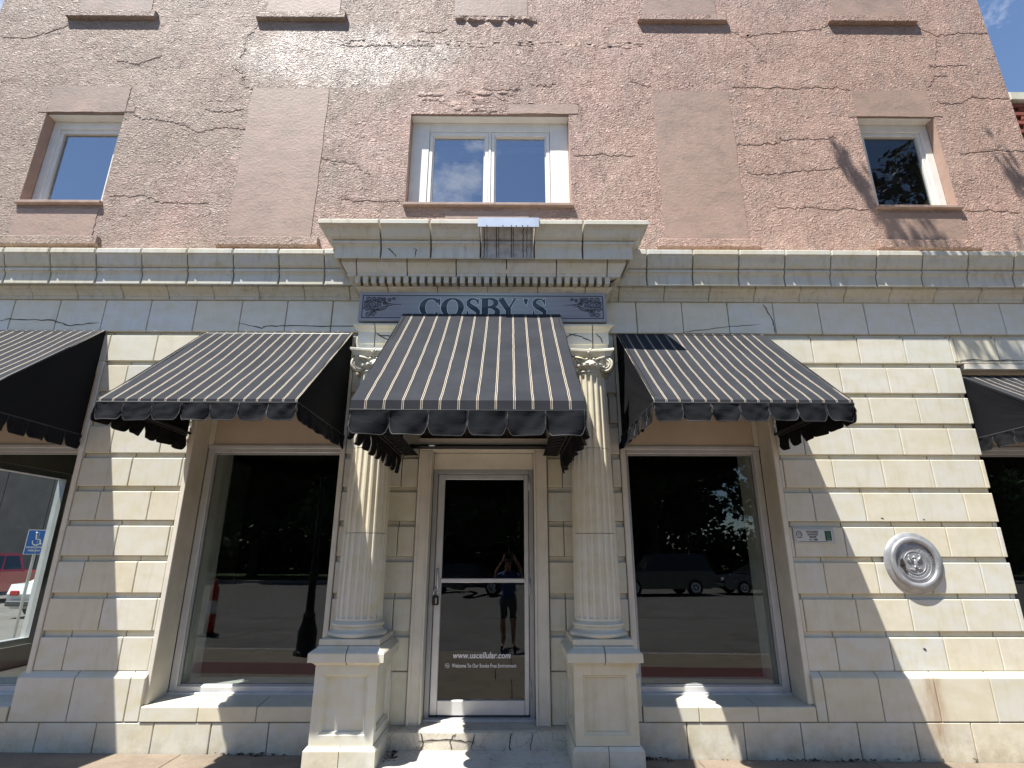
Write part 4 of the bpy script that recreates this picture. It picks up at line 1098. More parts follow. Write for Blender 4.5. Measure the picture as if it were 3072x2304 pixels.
def awning(label, x0, x1, yw, zw, yf, zf, lip, vh, nf, ns, mat, sag=0.032, yback=None, seed=0, lace=False):
    rnd = random.Random(seed)
    yb = yw if yback is None else yback
    A = empty('awning', ((x0+x1)/2, yw, zw)); tag(A, label, 'awning', 'black striped awnings on the storefront')
    nx, ny = 40, 16; v = []; f = []
    for j in range(ny+2):
        for i in range(nx+1):
            u = i/nx; x = lerp(x0, x1, u)
            if j <= ny:
                t = j/ny
                d = -sag*math.sin(math.pi*t)*(0.35+0.65*math.sin(math.pi*u)) + 0.011*noise.noise(Vector((x*5+seed, t*3.5, seed))) + 0.006*noise.noise(Vector((x*13+seed, t*5, seed*2)))*t
                d += 0.005*math.sin(u*26+seed)*math.sin(math.pi*t)*0.5
                if t in (0, 1): d = 0
                y = lerp(yw, yf, t); z = lerp(zw, zf, t)+d
            else:
                y = yf-0.002; z = zf-lip
            v.append((x, y, z))
    for j in range(ny+1):
        for i in range(nx): f.append((j*(nx+1)+i, j*(nx+1)+i+1, (j+1)*(nx+1)+i+1, (j+1)*(nx+1)+i))
    solid(obj('canopy', v, f, mat, A, origin=(x0, yw, zf), smooth=False), 0.004)
    zb = zf-lip
    for s, xx in ((-1, x0), (1, x1)):
        n = 10; v = []; f = []
        for i in range(n+1):
            t = i/n
            y = lerp(yw, yf, t); zt = lerp(zw, zf, t)-0.002
            for j in range(n+1):
                w = j/n; bul = s*-0.010*math.sin(math.pi*w)*math.sin(math.pi*t)+0.004*noise.noise(Vector((t*5, w*5, seed+s)))
                v.append((xx-s*0.003+bul, y, lerp(zt, zb, w)))
        for i in range(n):
            for j in range(n): f.append((i*(n+1)+j, i*(n+1)+j+1, (i+1)*(n+1)+j+1, (i+1)*(n+1)+j))
        if yb > yw+0.05:     # the canvas side runs on behind the mounting bar to the wall
            k = len(v)
            v += [(xx-s*0.003, yw, zb), (xx-s*0.003, yb, zb), (xx-s*0.003, yb, zw-0.55), (xx-s*0.003, yw, zw-0.45)]; f.append((k, k+1, k+2, k+3))
        solid(obj('side_panel', v, f, M_FAB, A), 0.004)
    # welt along the lower edge
    MB().tube([(x0, yb, zb), (x0, yf, zb), (x1, yf, zb), (x1, yb, zb)], 0.009, 6).build('piping', M_PIPE, A)
    for k in range(nf):
        a, b = lerp(x0, x1, k/nf), lerp(x0, x1, (k+1)/nf)
        bound_flap(A, (a+0.002, yf-0.004, zb-0.006), (b-0.002, yf-0.004, zb-0.006), (0, -1, 0), vh, seed*50+k, 0.012)
    for s, xx in ((-1, x0), (1, x1)):
        for k in range(ns):
            a, b = lerp(yf, yb, k/ns), lerp(yf, yb, (k+1)/ns)
            bound_flap(A, (xx+s*0.004, a-0.002, zb-0.006), (xx+s*0.004, b+0.002, zb-0.006), (s, 0, 0), vh, seed*90+k+s*20, 0.010)
    m = MB(); r_ = 0.016; e = 0.03
    m.tube([(x0+e, yf+e, zb+0.02), (x1-e, yf+e, zb+0.02)], r_, 8)
    if lace: m.tube([(x0+e, yb-0.02, zb+0.10), (x1-e, yb-0.02, zb+0.10)], 0.024, 8)
    for xx in (x0+e, x1-e):
        m.tube([(xx, yb, zb+0.02), (xx, yf+e, zb+0.02)], r_, 8); m.tube([(xx, yw-0.02, zw-0.03), (xx, yf+e, zb+0.03)], r_, 8)
    m.tube([(x0+e, yw-0.02, zw-0.03), (x1-e, yw-0.02, zw-0.03)], r_, 8)
    xm = (x0+x1)/2; m.tube([(xm, yw-0.02, zw-0.11), (xm, (yw+yf)/2, (zw+zb)/2-0.09), (xm, yf+e, zb+0.0)], r_*0.8, 8)
    m.build('frame', M_BLACKM, A)
    if lace:
        for s, xx in ((-1, x0+0.045), (1, x1-0.045)):
            pts = []; n = 26
            for k in range(n): pts.append((xx-s*(0.0 if k % 2 else 0.11), lerp(yf+0.06, yb-0.05, k/(n-1)), zb+(0.0 if k % 2 else -0.008)))
            MB().tube(pts, 0.0045, 5).build('lacing', M_PIPE, A)
            box('hem_strip', M_FAB, A, min(xx, xx-s*0.14), max(xx, xx-s*0.14), yf+0.04, yb-0.03, zb+0.004, zb+0.010, c=0)
    return A
AW_L = awning_mat('striped_canvas_small', 0.1092, 0.135)
AW_R = awning_mat('striped_canvas_right', 0.1105, 0.110)
AW_C = awning_mat('striped_canvas_centre', 0.1335, 0.106)
awning('black striped awning over the display window left of the doorway', -3.447, -1.770, -0.012, 4.147, -1.36, 2.985, 0.028, 0.150, 7, 6, AW_L, seed=1)
awning('black striped awning over the display window right of the doorway', 1.215, 2.900, -0.012, 4.147, -1.36, 2.992, 0.028, 0.150, 7, 6, AW_R, seed=2)
awning('black striped awning over the central doorway, hung between the columns', -1.135, 0.545, -0.425, 4.195, -1.995, 2.802, 0.070, 0.178, 6, 9, AW_C, seed=3, yback=-0.04, lace=True)
awning('black striped awning cut off by the left edge of the picture', -6.26, -4.575, -0.012, 4.165, -1.36, 2.985, 0.028, 0.150, 7, 6, AW_L, seed=4)
awning('black striped awning set low inside the recess at the right edge', 5.10, 6.47, 0.10, 3.70, -0.92, 2.985, 0.028, 0.140, 6, 4, AW_L, seed=5)

# ------------------------------------------------------------------ sign board
SG = empty('sign_board', (AX, -0.40, 4.118)); tag(SG, 'grey blue name board with dark serif lettering above the doorway awning', 'sign')
SX0, SX1, SZ0, SZ1, SY = -1.617, 1.047, 4.118, 4.456, -0.412
def sign_mat():
    t = NT('printed_sign_face'); s = t.sep(t.pos())
    k = t.math('FRACT', t.math('DIVIDE', s[2], 0.0148))
    ln = t.math('LESS_THAN', k, 0.36)
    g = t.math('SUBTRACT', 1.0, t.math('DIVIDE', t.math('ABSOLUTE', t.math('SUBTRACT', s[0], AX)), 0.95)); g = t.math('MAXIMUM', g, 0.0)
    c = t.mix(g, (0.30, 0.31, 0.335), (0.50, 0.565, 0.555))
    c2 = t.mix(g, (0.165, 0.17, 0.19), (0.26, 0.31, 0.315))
    zi = t.math('MULTIPLY', t.math('GREATER_THAN', s[2], SZ0+0.055), t.math('LESS_THAN', s[2], SZ1-0.050))
    xi = t.math('LESS_THAN', t.math('ABSOLUTE', t.math('SUBTRACT', s[0], AX)), 1.26)
    t.col(t.mix(t.math('MULTIPLY', ln, t.math('MULTIPLY', zi, xi)), c, c2)); t.set(0.45, 0, 0.4); return t.m
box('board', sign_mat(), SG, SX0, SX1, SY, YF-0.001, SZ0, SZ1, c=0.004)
M_SGD = plain('sign_border_navy', (0.050, 0.052, 0.075), 0.5)
M_SGF = plain('sign_frame_grey', (0.150, 0.158, 0.20), 0.5)
m = MB(); q = 0.034
for a in ((SX0+q, SX1-q, SZ0+q, SZ0+q+0.010), (SX0+q, SX1-q, SZ1-q-0.010, SZ1-q)): m.box(a[0], a[1], SY-0.0025, SY-0.0005, a[2], a[3])
for a in ((SX0+q, SX0+q+0.010), (SX1-q-0.010, SX1-q)): m.box(a[0], a[1], SY-0.0025, SY-0.0005, SZ0+q+0.0101, SZ1-q-0.0101)
m.build('border_line', M_SGD, SG)
class Glyph:
    """2-D shapes in unit height turned into thin raised lettering"""
    def __init__(s): s.pieces = []
    def ribbon(s, pts, ws): s.pieces.append(('r', pts, ws)); return s
    def poly(s, pts): s.pieces.append(('p', pts, None)); return s
def ell(cx, cy, rx, ry, a0, a1, n=28): return [(cx+rx*math.cos(R(lerp(a0, a1, k/n))), cy+ry*math.sin(R(lerp(a0, a1, k/n)))) for k in range(n+1)]
def thick(a0, a1, n, tk, tn): return [tn+(tk-tn)*abs(math.cos(R(lerp(a0, a1, k/n))))**1.7 for k in range(n+1)]
def glyphs(ch):
    g = Glyph()
    if ch == 'C':
        g.ribbon(ell(.50, .5, .42, .465, 38, 318), thick(38, 318, 28, .29, .085)); g.poly([(.86, .62), (.92, .62), (.92, 1.0), (.86, .96), (.78, .86)])
    if ch == 'O': g.ribbon(ell(.52, .5, .43, .465, 0, 360, 40), thick(0, 360, 40, .29, .085))
    if ch == 'S':
        P = [(.70, .80), (.62, .92), (.46, .965), (.28, .93), (.17, .80), (.20, .66), (.36, .54), (.56, .43), (.72, .30), (.72, .15), (.58, .045), (.40, .025), (.24, .07), (.14, .19)]
        P = [(x*1.0, y) for x, y in P]; W = [.08, .08, .09, .14, .19, .23, .26, .26, .23, .19, .12, .09, .08, .08]
        g.ribbon(P, W); g.poly([(.70, .66), (.76, .66), (.76, 1.0), (.71, .97), (.66, .86)]); g.poly([(.08, 0), (.13, .03), (.20, .14), (.14, .34), (.08, .34)])
    if ch == 'B':
        g.poly([(.12, .0), (.39, .0), (.39, 1.0), (.12, 1.0)]); g.poly([(.02, 0), (.14, 0), (.14, .05), (.02, .03)]); g.poly([(.02, .97), (.14, .95), (.14, 1), (.02, 1)])
        a = ell(.42, .755, .29, .215, 90, -90, 16); g.ribbon([(.30, .97)]+a+[(.30, .54)], [.08]+[.08+.17*abs(math.cos(R(90-180*k/16)))**1.5 for k in range(17)]+[.05])
        a = ell(.44, .265, .34, .24, 90, -90, 16); g.ribbon([(.30, .505)]+a+[(.30, .025)], [.08]+[.08+.18*abs(math.cos(R(90-180*k/16)))**1.5 for k in range(17)]+[.05])
    if ch == 'Y':
        g.ribbon([(.16, .97), (.52, .42)], [.29, .25]); g.ribbon([(.90, .97), (.58, .42)], [.09, .09]); g.poly([(.42, 0), (.69, 0), (.69, .46), (.42, .46)])
        g.poly([(.0, .965), (.36, .965), (.36, 1), (.0, 1)]); g.poly([(.76, .965), (1.04, .965), (1.04, 1), (.76, 1)]); g.poly([(.32, 0), (.44, 0), (.44, .035), (.32, .03)]); g.poly([(.66, 0), (.78, 0), (.78, .03), (.66, .035)])
    if ch == "'": g.poly([(.30, .98), (.70, .98), (.76, .90), (.62, .72), (.50, .60), (.38, .72), (.24, .90)])
    return g
def letter(ch, x0, x1, z0, h, mat, mato):
    g = glyphs(ch); w = x1-x0
    allp = [p for k, pts, _ in g.pieces for p in pts]
    pad = 0.1 if ch != "'" else 0.2
    mn = min(p[0] for p in allp)-(.10 if ch in 'COS' else 0); mx_ = max(p[0] for p in allp)+(.11 if ch == 'O' else 0)
    if ch == "'": mn, mx_ = .2, .8
    sx = w/(mx_-mn)
    for grow, y, mm, nm in ((0.011, SY-0.0012, mato, 'letter_outline'), (0.0, SY-0.0042, mat, 'letter')):
        m = MB()
        for pi, (k, pts, ws) in enumerate(g.pieces):
            yy = y-0.0003*pi
            if k == 'r':
                P = [((px-mn)*sx+x0, pz*h+z0) for px, pz in pts]; n = len(P); v = []; f = []
                for i, p in enumerate(P):
                    a = P[max(i-1, 0)]; b = P[min(i+1, n-1)]
                    if P[0] == P[-1] or (abs(P[0][0]-P[-1][0])+abs(P[0][1]-P[-1][1]) < 1e-6):
                        a = P[(i-1) % (n-1)]; b = P[(i+1) % (n-1)]
                    dx, dz = b[0]-a[0], b[1]-a[1]; L = math.hypot(dx, dz) or 1
                    ww = ws[i]*h*0.5+grow*0.5
                    v += [(p[0]-dz/L*ww, yy, p[1]+dx/L*ww), (p[0]+dz/L*ww, yy, p[1]-dx/L*ww), (p[0]-dz/L*ww, yy+0.001, p[1]+dx/L*ww), (p[0]+dz/L*ww, yy+0.001, p[1]-dx/L*ww)]
                for i in range(n-1):
                    q_ = i*4; f += [(q_, q_+1, q_+5, q_+4), (q_+1, q_+3, q_+7, q_+5), (q_+2, q_, q_+4, q_+6)]
                m.add(v, f)
            else:
                P = [((px-mn)*sx+x0, pz*h+z0) for px, pz in pts]
                cxm = sum(p[0] for p in P)/len(P); czm = sum(p[1] for p in P)/len(P)
                if grow: P = [(p[0]+math.copysign(grow*.5, p[0]-cxm), p[1]+math.copysign(grow*.5, p[1]-czm)) for p in P]
                n = len(P); v = [(p[0], yy, p[1]) for p in P]+[(p[0], yy+0.001, p[1]) for p in P]
                m.add(v, [tuple(range(n))]+[(i, (i+1) % n, (i+1) % n+n, i+n) for i in range(n)])
        m.build(nm, mm, SG)
def two_tone():
    t = NT('dark_teal_lettering'); s = t.sep(t.pos())
    t.col(t.mix(t.math('GREATER_THAN', s[2], 4.278), (0.016, 0.026, 0.034), (0.045, 0.070, 0.082))); t.set(0.4); return t.m
M_LET = two_tone(); M_LETO = plain('pale_lettering_edge', (0.80, 0.86, 0.86), 0.5)
for ch, a, b in (('C', -0.924, -0.719), ('O', -0.700, -0.479), ('S', -0.462, -0.318), ('B', -0.312, -0.122), ('Y', -0.120, 0.086), ("'", 0.143, 0.199), ('S', 0.224, 0.372)):
    letter(ch, a*1.036, b*1.036, 4.166, 0.222, M_LET, M_LETO)
def scrolls(sx):
    m = MB(); rnd = random.Random(17)
    def X(u): return (SX0+0.052+u) if sx < 0 else (SX1-0.052-u)
    def spiral(u, z, r0, turns, a0, dirn):
        pts = []; n = 22
        for k in range(n+1):
            t = k/n; a = a0+dirn*turns*2*math.pi*t; r_ = r0*(1-t*0.85); pts.append((X(u+r_*math.cos(a)), SY-0.002, z+r_*math.sin(a)))
        m.tube(pts, [0.0055*(1-0.5*k/n) for k in range(n+1)], 5)
    zt, zb = SZ1-0.052, SZ0+0.052
    for (u, z, r0) in ((.04, zt-.03, .032), (.10, zt-.025, .026), (.16, zt-.03, .024), (.215, zt-.025, .022), (.27, zt-.035, .020), (.32, zt-.03, .018), (.03, zt-.09, .03), (.03, zt-.145, .03), (.05, zb+.03, .034), (.115, zb+.028, .03), (.10, zt-.09, .035), (.165, zt-.085, .03), (.13, zt-.13, .028), (.085, zb+.07, .022), (.22, zt-.075, .022)):
        spiral(u, z, r0, rnd.uniform(1.1, 1.6), rnd.uniform(0, 6), rnd.choice((-1, 1)))
    m.tube([(X(.155+.10*math.cos(a*.3)), SY-.002, zt-.10+.062*math.sin(a*.3)) for a in range(22)], .005, 5)
    m.tube([(X(.0), SY-.002, zt-.06), (X(.10), SY-.002, zt-.05), (X(.20), SY-.002, zt-.065), (X(.30), SY-.002, zt-.09), (X(.40), SY-.002, zt-.095)], [.006, .006, .005, .004, .002], 5)
    m.tube([(X(.10), SY-.002, zb+.06), (X(.17), SY-.002, zb+.09), (X(.24), SY-.002, zb+.125), (X(.30), SY-.002, zb+.13)], [.006, .005, .004, .002], 5)
    m.build('scroll_ornament', M_SGD, SG, True)
scrolls(-1); scrolls(1)

# ------------------------------------------------------------------ round silver medallion
MC = Vector((4.088, 0.0, 1.672))
MD = empty('medallion', (MC.x, 0.0, MC.z-0.295)); tag(MD, 'round silver painted bank medallion with raised rim and eagle relief on pier', 'medallion')
def lathe_y(prof, n=56):
    v = []; f = []
    for (r_, y) in prof:
        for k in range(n):
            t = 2*math.pi*k/n; v.append((MC.x+r_*math.cos(t), y*0.62, MC.z+r_*math.sin(t)))
    for i in range(len(prof)-1):
        for k in range(n): f.append((i*n+k, i*n+(k+1) % n, (i+1)*n+(k+1) % n, (i+1)*n+k))
    f.append(tuple((len(prof)-1)*n+k for k in range(n)))
    return v, f
v, f = lathe_y([(0.292, 0.02), (0.295, -0.010), (0.290, -0.026), (0.262, -0.034), (0.255, -0.045)]); obj('flange', v, f, M_SILV, MD, smooth=True)
v, f = lathe_y([(0.224+0.028*math.cos(t), -0.058-0.034*math.sin(t)) for t in [math.pi*k/12 - 0.3 for k in range(16)]]); 
obj('rim', v[:], f[:-1], M_SILV, MD, smooth=True)
v, f = lathe_y([(0.205, -0.040), (0.198, -0.040), (0.196, -0.040), (0.170, -0.042), (0.168, -0.053), (0.162, -0.053), (0.160, -0.047), (0.114, -0.047), (0.112, -0.055), (0.105, -0.055), (0.103, -0.048), (0.0, -0.050)]); obj('dish', v, f, M_SILV, MD)
m = MB(); ey = -0.036
def mp(x, z): return (MC.x+x, ey, MC.z+z)
m.sphere(mp(0, -0.004), (0.022, 0.014, 0.040), 10, 7); m.sphere(mp(-0.004, 0.050), (0.015, 0.012, 0.017), 8, 6); m.tube([mp(-0.012, 0.052), mp(-0.030, 0.047)], [0.007, 0.002], 6)
for s in (-1, 1):
    m.tube([mp(s*0.016, 0.012), mp(s*0.045, 0.036), mp(s*0.062, 0.066), mp(s*0.046, 0.076)], [0.010, 0.013, 0.010, 0.005], 6)
    for k in range(4): m.tube([mp(s*(0.030+0.009*k), 0.028+0.007*k), mp(s*(0.060+0.006*k), -0.006+0.008*k)], [0.006, 0.003], 5)
    m.tube([mp(s*0.010, -0.030), mp(s*0.014, -0.058)], [0.010, 0.008], 6)
    for k in range(4): m.tube([mp(s*0.012, -0.056), mp(s*(0.070-0.012*k), -0.058-0.008*k)], [0.005, 0.002], 5)
m.build('eagle_relief', M_SILV, MD, True)
def ring_text(body, r_, a_start, step, size):
    k = 0
    for ch in body:
        a = a_start-step*k; k += 1
        if ch == ' ': continue
        text_mesh('raised_letter', ch, size, (MC.x+r_*math.cos(a), -0.028, MC.z+r_*math.sin(a)), M_SILV, MD, bold=0.0008, ext=0.0035, align='CENTER', rot=math.pi/2-a)
ring_text('HOME IN', 0.174, R(176), R(9.0), 0.030)
ring_text('SAVINGS BANK', 0.174, R(100), R(9.2), 0.030)
ring_text('ESTED', 0.121, R(62), R(13), 0.036)
lt = MB()
for k in range(17):
    a = R(200+k*9.0); lt.sphere((MC.x+0.136*math.cos(a), -0.029, MC.z+0.136*math.sin(a)), (0.006, 0.004, 0.010), 6, 4)
for k in range(12):
    a = R(78+k*8.0); lt.sphere((MC.x+0.136*math.cos(a), -0.029, MC.z+0.136*math.sin(a)), (0.006, 0.004, 0.010), 6, 4)
lt.build('worn_lettering', M_SILV, MD, True)['kind'] = 'stuff'
v, f = ribbon([(MC.x-0.140, MC.z+0.035), (MC.x-0.128, MC.z+0.0), (MC.x-0.135, MC.z-0.025), (MC.x-0.118, MC.z-0.06), (MC.x-0.105, MC.z-0.10)], 0.034, -0.0345, 0.002, 0.006, 4, 0.5, seed=5); obj('broken_hole', v, f, M_CRACK, MD)

# ------------------------------------------------------------------ bank plaque
PQ = empty('wall_plaque', (3.122, 0.0, 1.856)); tag(PQ, 'small white lettered plaque with green emblem beside the right display window', 'plaque')
M_PLQ = plain('white_plaque', (0.56, 0.57, 0.55), 0.5, var=0.04); M_INK = plain('dark_plaque_ink', (0.035, 0.04, 0.04), 0.6); M_GRN = plain('green_emblem', (0.012, 0.055, 0.030), 0.5); M_GRNL = plain('pale_green_emblem', (0.09, 0.19, 0.13), 0.5)
box('plate', M_PLQ, PQ, 2.916, 3.330, -0.014, -0.003, 1.857, 2.002, c=0.003)
m = MB(); b_ = 0.012
for a in ((2.916+b_, 3.330-b_, 1.857+b_, 1.859+b_), (2.916+b_, 3.330-b_, 2.000-b_, 2.002-b_)): m.box(a[0], a[1], -0.0152, -0.0142, a[2], a[3])
for a in (2.916+b_, 3.328-b_): m.box(a, a+0.002, -0.0152, -0.0142, 1.8592+b_, 1.9998-b_)
m.build('border_line', M_INK, PQ)
def ptxt(b, s, x, z, al='CENTER'): text_mesh('lettering', b, s, (x, -0.0150, z), M_INK, PQ, bold=0.0007, ext=0.0006, align=al)
ptxt('WOODEN', 0.027, 3.105, 1.960); ptxt('SAVINGS', 0.027, 3.107, 1.935); ptxt('BANK', 0.027, 3.107, 1.910); ptxt('CA  1880', 0.022, 3.107, 1.885); ptxt('12', 0.034, 2.969, 1.938)
m = MB(); m.tube([(2.969+0.028*math.cos(R(a)), -0.0148, 1.947+0.028*math.sin(R(a))) for a in range(-50, 231, 14)], 0.0035, 5); m.box(2.945, 2.993, -0.0154, -0.0144, 1.912, 1.920); m.build('number_ring', M_INK, PQ)
box('small_print', M_INK, PQ, 2.960, 3.250, -0.0150, -0.0142, 1.8735, 1.8765, c=0)
box('emblem', M_GRN, PQ, 3.232, 3.296, -0.0164, -0.0141, 1.884, 1.978, c=0)
m = MB(); m.tube([(3.264+0.019*math.cos(R(a)), -0.0170, 1.944+0.022*math.sin(R(a))) for a in range(0, 361, 20)], 0.003, 5); m.box(3.246, 3.282, -0.0176, -0.0166, 1.892, 1.910); m.sphere((3.264, -0.017, 1.944), (0.009, 0.002, 0.011), 8, 5); m.build('emblem_mark', M_GRNL, PQ)

# ------------------------------------------------------------------ padlock on the door handle
PL = empty('padlock', (-0.737, 0.14, 1.255)); tag(PL, 'black key lock box padlock hanging from the door handle', 'padlock')
box('lock_body', plain('black_lock_case', (0.012, 0.012, 0.014), 0.4), PL, -0.768, -0.706, 0.120, 0.160, 1.255, 1.345, c=0.008)
MB().tube([(-0.757, 0.140, 1.340), (-0.757, 0.140, 1.385), (-0.748, 0.140, 1.400), (-0.727, 0.140, 1.400), (-0.717, 0.140, 1.385), (-0.717, 0.140, 1.340)], 0.006, 8).build('shackle', M_STEEL, PL, True)
box('dial_window', M_ALUD, PL, -0.735, -0.722, 0.117, 0.1195, 1.27, 1.325, c=0)

# ------------------------------------------------------------------ dry leaves swept against the wall
def litter(name, cx, cy, cz, sx, sy, n, seed, label):
    rnd = random.Random(seed); v = []; f = []
    for k in range(n):
        x = cx+rnd.gauss(0, sx); y = cy+abs(rnd.gauss(0, sy))*-1; z = cz+rnd.uniform(0.002, 0.018); a = rnd.uniform(0, 6.28); s = rnd.uniform(0.008, 0.026); t = rnd.uniform(-0.012, 0.012)
        b = len(v); v += [(x+s*math.cos(a), y+s*math.sin(a), z+t), (x-s*.5*math.sin(a), y+s*.5*math.cos(a), z+0.006), (x-s*math.cos(a), y-s*math.sin(a), z-t*0.5), (x+s*.5*math.sin(a), y-s*.5*math.cos(a), z)]
        f.append((b, b+1, b+2, b+3))
    o = obj(name, v, f, M_DEB); tag(o, label, 'leaf litter', None, 'stuff')
M_DEB = plain('dry_leaf_litter', (0.07, 0.045, 0.028), 0.95, var=0.4, vs=30)
litter('leaf_litter', -1.02, -0.17, 0.062, 0.03, 0.12, 70, 1, 'dry leaves in the corner between step and left pedestal')
litter('leaf_litter', -2.30, -0.06, gz(-2.3), 0.12, 0.02, 40, 2, 'dry leaves under the left display window')
litter('leaf_litter', 1.25, -0.06, gz(1.25), 0.10, 0.03, 45, 3, 'dry leaves beside the right pedestal')
litter('leaf_litter', 3.0, -0.058, gz(3.0), 0.5, 0.012, 60, 4, 'fine dirt along the foot of the right pier')

# ------------------------------------------------------------------ trees
def leaves(clumps, n, size, seed, flat=0.75):
    rnd = random.Random(seed); v = []; f = []
    tot = sum(c[3]**2 for c in clumps)
    for (cx, cy, cz, r_) in clumps:
        for k in range(int(n*r_*r_/tot)+1):
            d = Vector((rnd.gauss(0, 1), rnd.gauss(0, 1), rnd.gauss(0, 1))).normalized()*r_*(rnd.random()**0.45)
            p = Vector((cx, cy, cz))+Vector((d.x, d.y, d.z*flat))
            a = Vector((rnd.gauss(0, 1), rnd.gauss(0, 1), rnd.gauss(0, 0.6))).normalized(); b = a.cross(Vector((rnd.gauss(0, 1), rnd.gauss(0, 1), rnd.gauss(0, 1)))).normalized()
            s = size*rnd.uniform(0.6, 1.3); i = len(v)
            v += [tuple(p+a*s), tuple(p+b*s*0.55), tuple(p-a*s), tuple(p-b*s*0.55)]; f.append((i, i+1, i+2, i+3))
    return v, f
def tree(loc, h, r_, label, seed, nl=5000, size=0.22, group=None):
    rnd = random.Random(seed); x, y = loc
    t = empty('park_tree', (x, y, 0)); tag(t, label, 'tree', group)
    m = MB(); lean = rnd.uniform(-0.3, 0.3)
    m.tube([(x, y, -0.2), (x, y, 0.4), (x+lean*.3, y, h*.28), (x+lean, y, h*.6), (x+lean*1.4, y, h*.85)], [0.034*h, 0.026*h, 0.022*h, 0.012*h, 0.003*h], 9)
    cl = []
    for k in range(11):
        a = 2*math.pi*k/11+rnd.uniform(-.3, .3); zz = h*rnd.uniform(.30, .86); rr = r_*rnd.uniform(.45, .8)*(1.15-abs(zz/h-.55))
        e = (x+rr*math.cos(a), y+rr*math.sin(a), zz)
        m.tube([(x+lean*.6, y, zz-h*.16), ((x+e[0])/2, (y+e[1])/2, zz-h*.04), e], [0.010*h, 0.006*h, 0.002*h], 6); cl.append((*e, r_*rnd.uniform(.30, .46)))
    cl += [(x+lean, y, h*.88, r_*.42), (x+lean, y, h*.62, r_*.55)]
    m.build('trunk', M_BARK, t)
    v, f = leaves(cl, nl, size, seed); obj('crown', v, f, M_LEAF, t)
G = 'trees in the park across the street'
spec = [(-62, -44, 15, 7.5), (-49, -42, 16, 7.5), (-38, -41, 15, 7.0), (-29, -39, 14, 6.5), (-20.5, -40, 15, 6.8), (-13, -38, 14, 6.4), (-5.5, -40, 16, 6.8), (1.5, -39, 15, 6.6), (8.0, -40, 15, 6.6), (13.5, -46, 14, 4.6), (27.5, -41, 14, 6.4), (38, -42, 15, 7.0), (52, -44, 15, 7.0)]
back = [(17, -56, 17, 7), (-56, -58, 19, 10), (-38, -60, 20, 10), (-22, -58, 19, 10), (-7, -60, 20, 10), (5, -62, 20, 9), (36, -60, 19, 10), (56, -62, 20, 10)]
nth = ['first', 'second', 'third', 'fourth', 'fifth', 'sixth', 'seventh', 'eighth', 'ninth', 'tenth', 'eleventh', 'twelfth', 'thirteenth']
for k, (x, y, h, r_) in enumerate(spec):
    tree((x, y), h, r_, 'park tree in the front row across the street, %s from the left' % nth[k], 60+k, 6500, 0.34, G)
for k, (x, y, h, r_) in enumerate(back):
    tree((x, y), h, r_, 'tall park tree in the back row across the street, %s from the left' % nth[k], 160+k, 7000, 0.50, 'tall trees at the back of the park')
CH = empty('backdrop_building', (-24, -80, 0)); tag(CH, 'added dark backdrop building behind the park trees, hides low sky from reflections', 'building')  # added backdrop that keeps the low sky out of the window reflections
M_CH = plain('backdrop_stone', (0.10, 0.085, 0.07), 0.9, var=0.2, vs=0.6)
box('wall', M_CH, CH, -78, 21, -92, -76, -0.3, 19, c=0.1); box('cornice', M_CH, CH, -78.6, 21.6, -92.6, -75.4, 19.0, 19.9, c=0.1); box('roof', M_ALUD, CH, -77, 20, -91, -77, 19.9, 21.5, c=0.6)
wm = None
for k in range(16):
    for z in (3.0, 9.5, 15.0):
        if wm is None:
            wv, wf = boxg(-1.1, 1.1, -0.1, 0.12, 0, 2.9, c=0.05); wm = bpy.data.meshes.new('window'); wm.from_pydata(wv, [], wf); wm.update(); wm.materials.append(M_CARG)
        place('window', wm, (-74+k*6.2, -75.95, z), CH)
HG = empty('backdrop_hedge', (-5, -50, 0)); tag(HG, 'added dark hedge between the park tree rows, fills sky gaps in reflections', 'hedge')  # added to darken the bright gaps under the crowns in the reflections
hv, hf = leaves([(-70+k*2.6, -49+math.sin(k)*0.8, 2.0+0.5*math.sin(k*1.7), 2.5) for k in range(56)], 34000, 0.36, 77, 1.15); obj('foliage', hv, hf, M_LEAF, HG)
hm = MB()
for k in range(27): hm.tube([(-70+k*5.2, -50, -0.2), (-70+k*5.2, -50, 1.6)], [0.10, 0.04], 6)
hm.build('stems', M_BARK, HG)
# street tree whose branch tips shade the right end of the facade
ST = empty('street_tree', (7.6, -4.4, 0)); tag(ST, 'street tree whose twigs shade the wall by the upper right window', 'tree')
m = MB(); m.tube([(7.6, -4.4, -0.2), (7.6, -4.4, 0.5), (7.5, -4.35, 3.2), (7.2, -4.2, 6.2), (6.9, -4.0, 9.5), (6.7, -3.9, 12.5)], [0.30, 0.23, 0.19, 0.15, 0.09, 0.03], 10)
cl = []; rnd = random.Random(3)
for k in range(16):
    a = 2*math.pi*k/16; zz = rnd.uniform(6.6, 12.0); rr = rnd.uniform(1.2, 2.3)
    e = (6.9+rr*math.cos(a)*1.15, -4.3+rr*math.sin(a)*0.75, zz)
    m.tube([(7.05, -4.1, zz-1.6), ((7.05+e[0])/2, (-4.1+e[1])/2, zz-.5), e], [0.06, 0.035, 0.012], 6); cl.append((*e, rnd.uniform(.8, 1.15)))
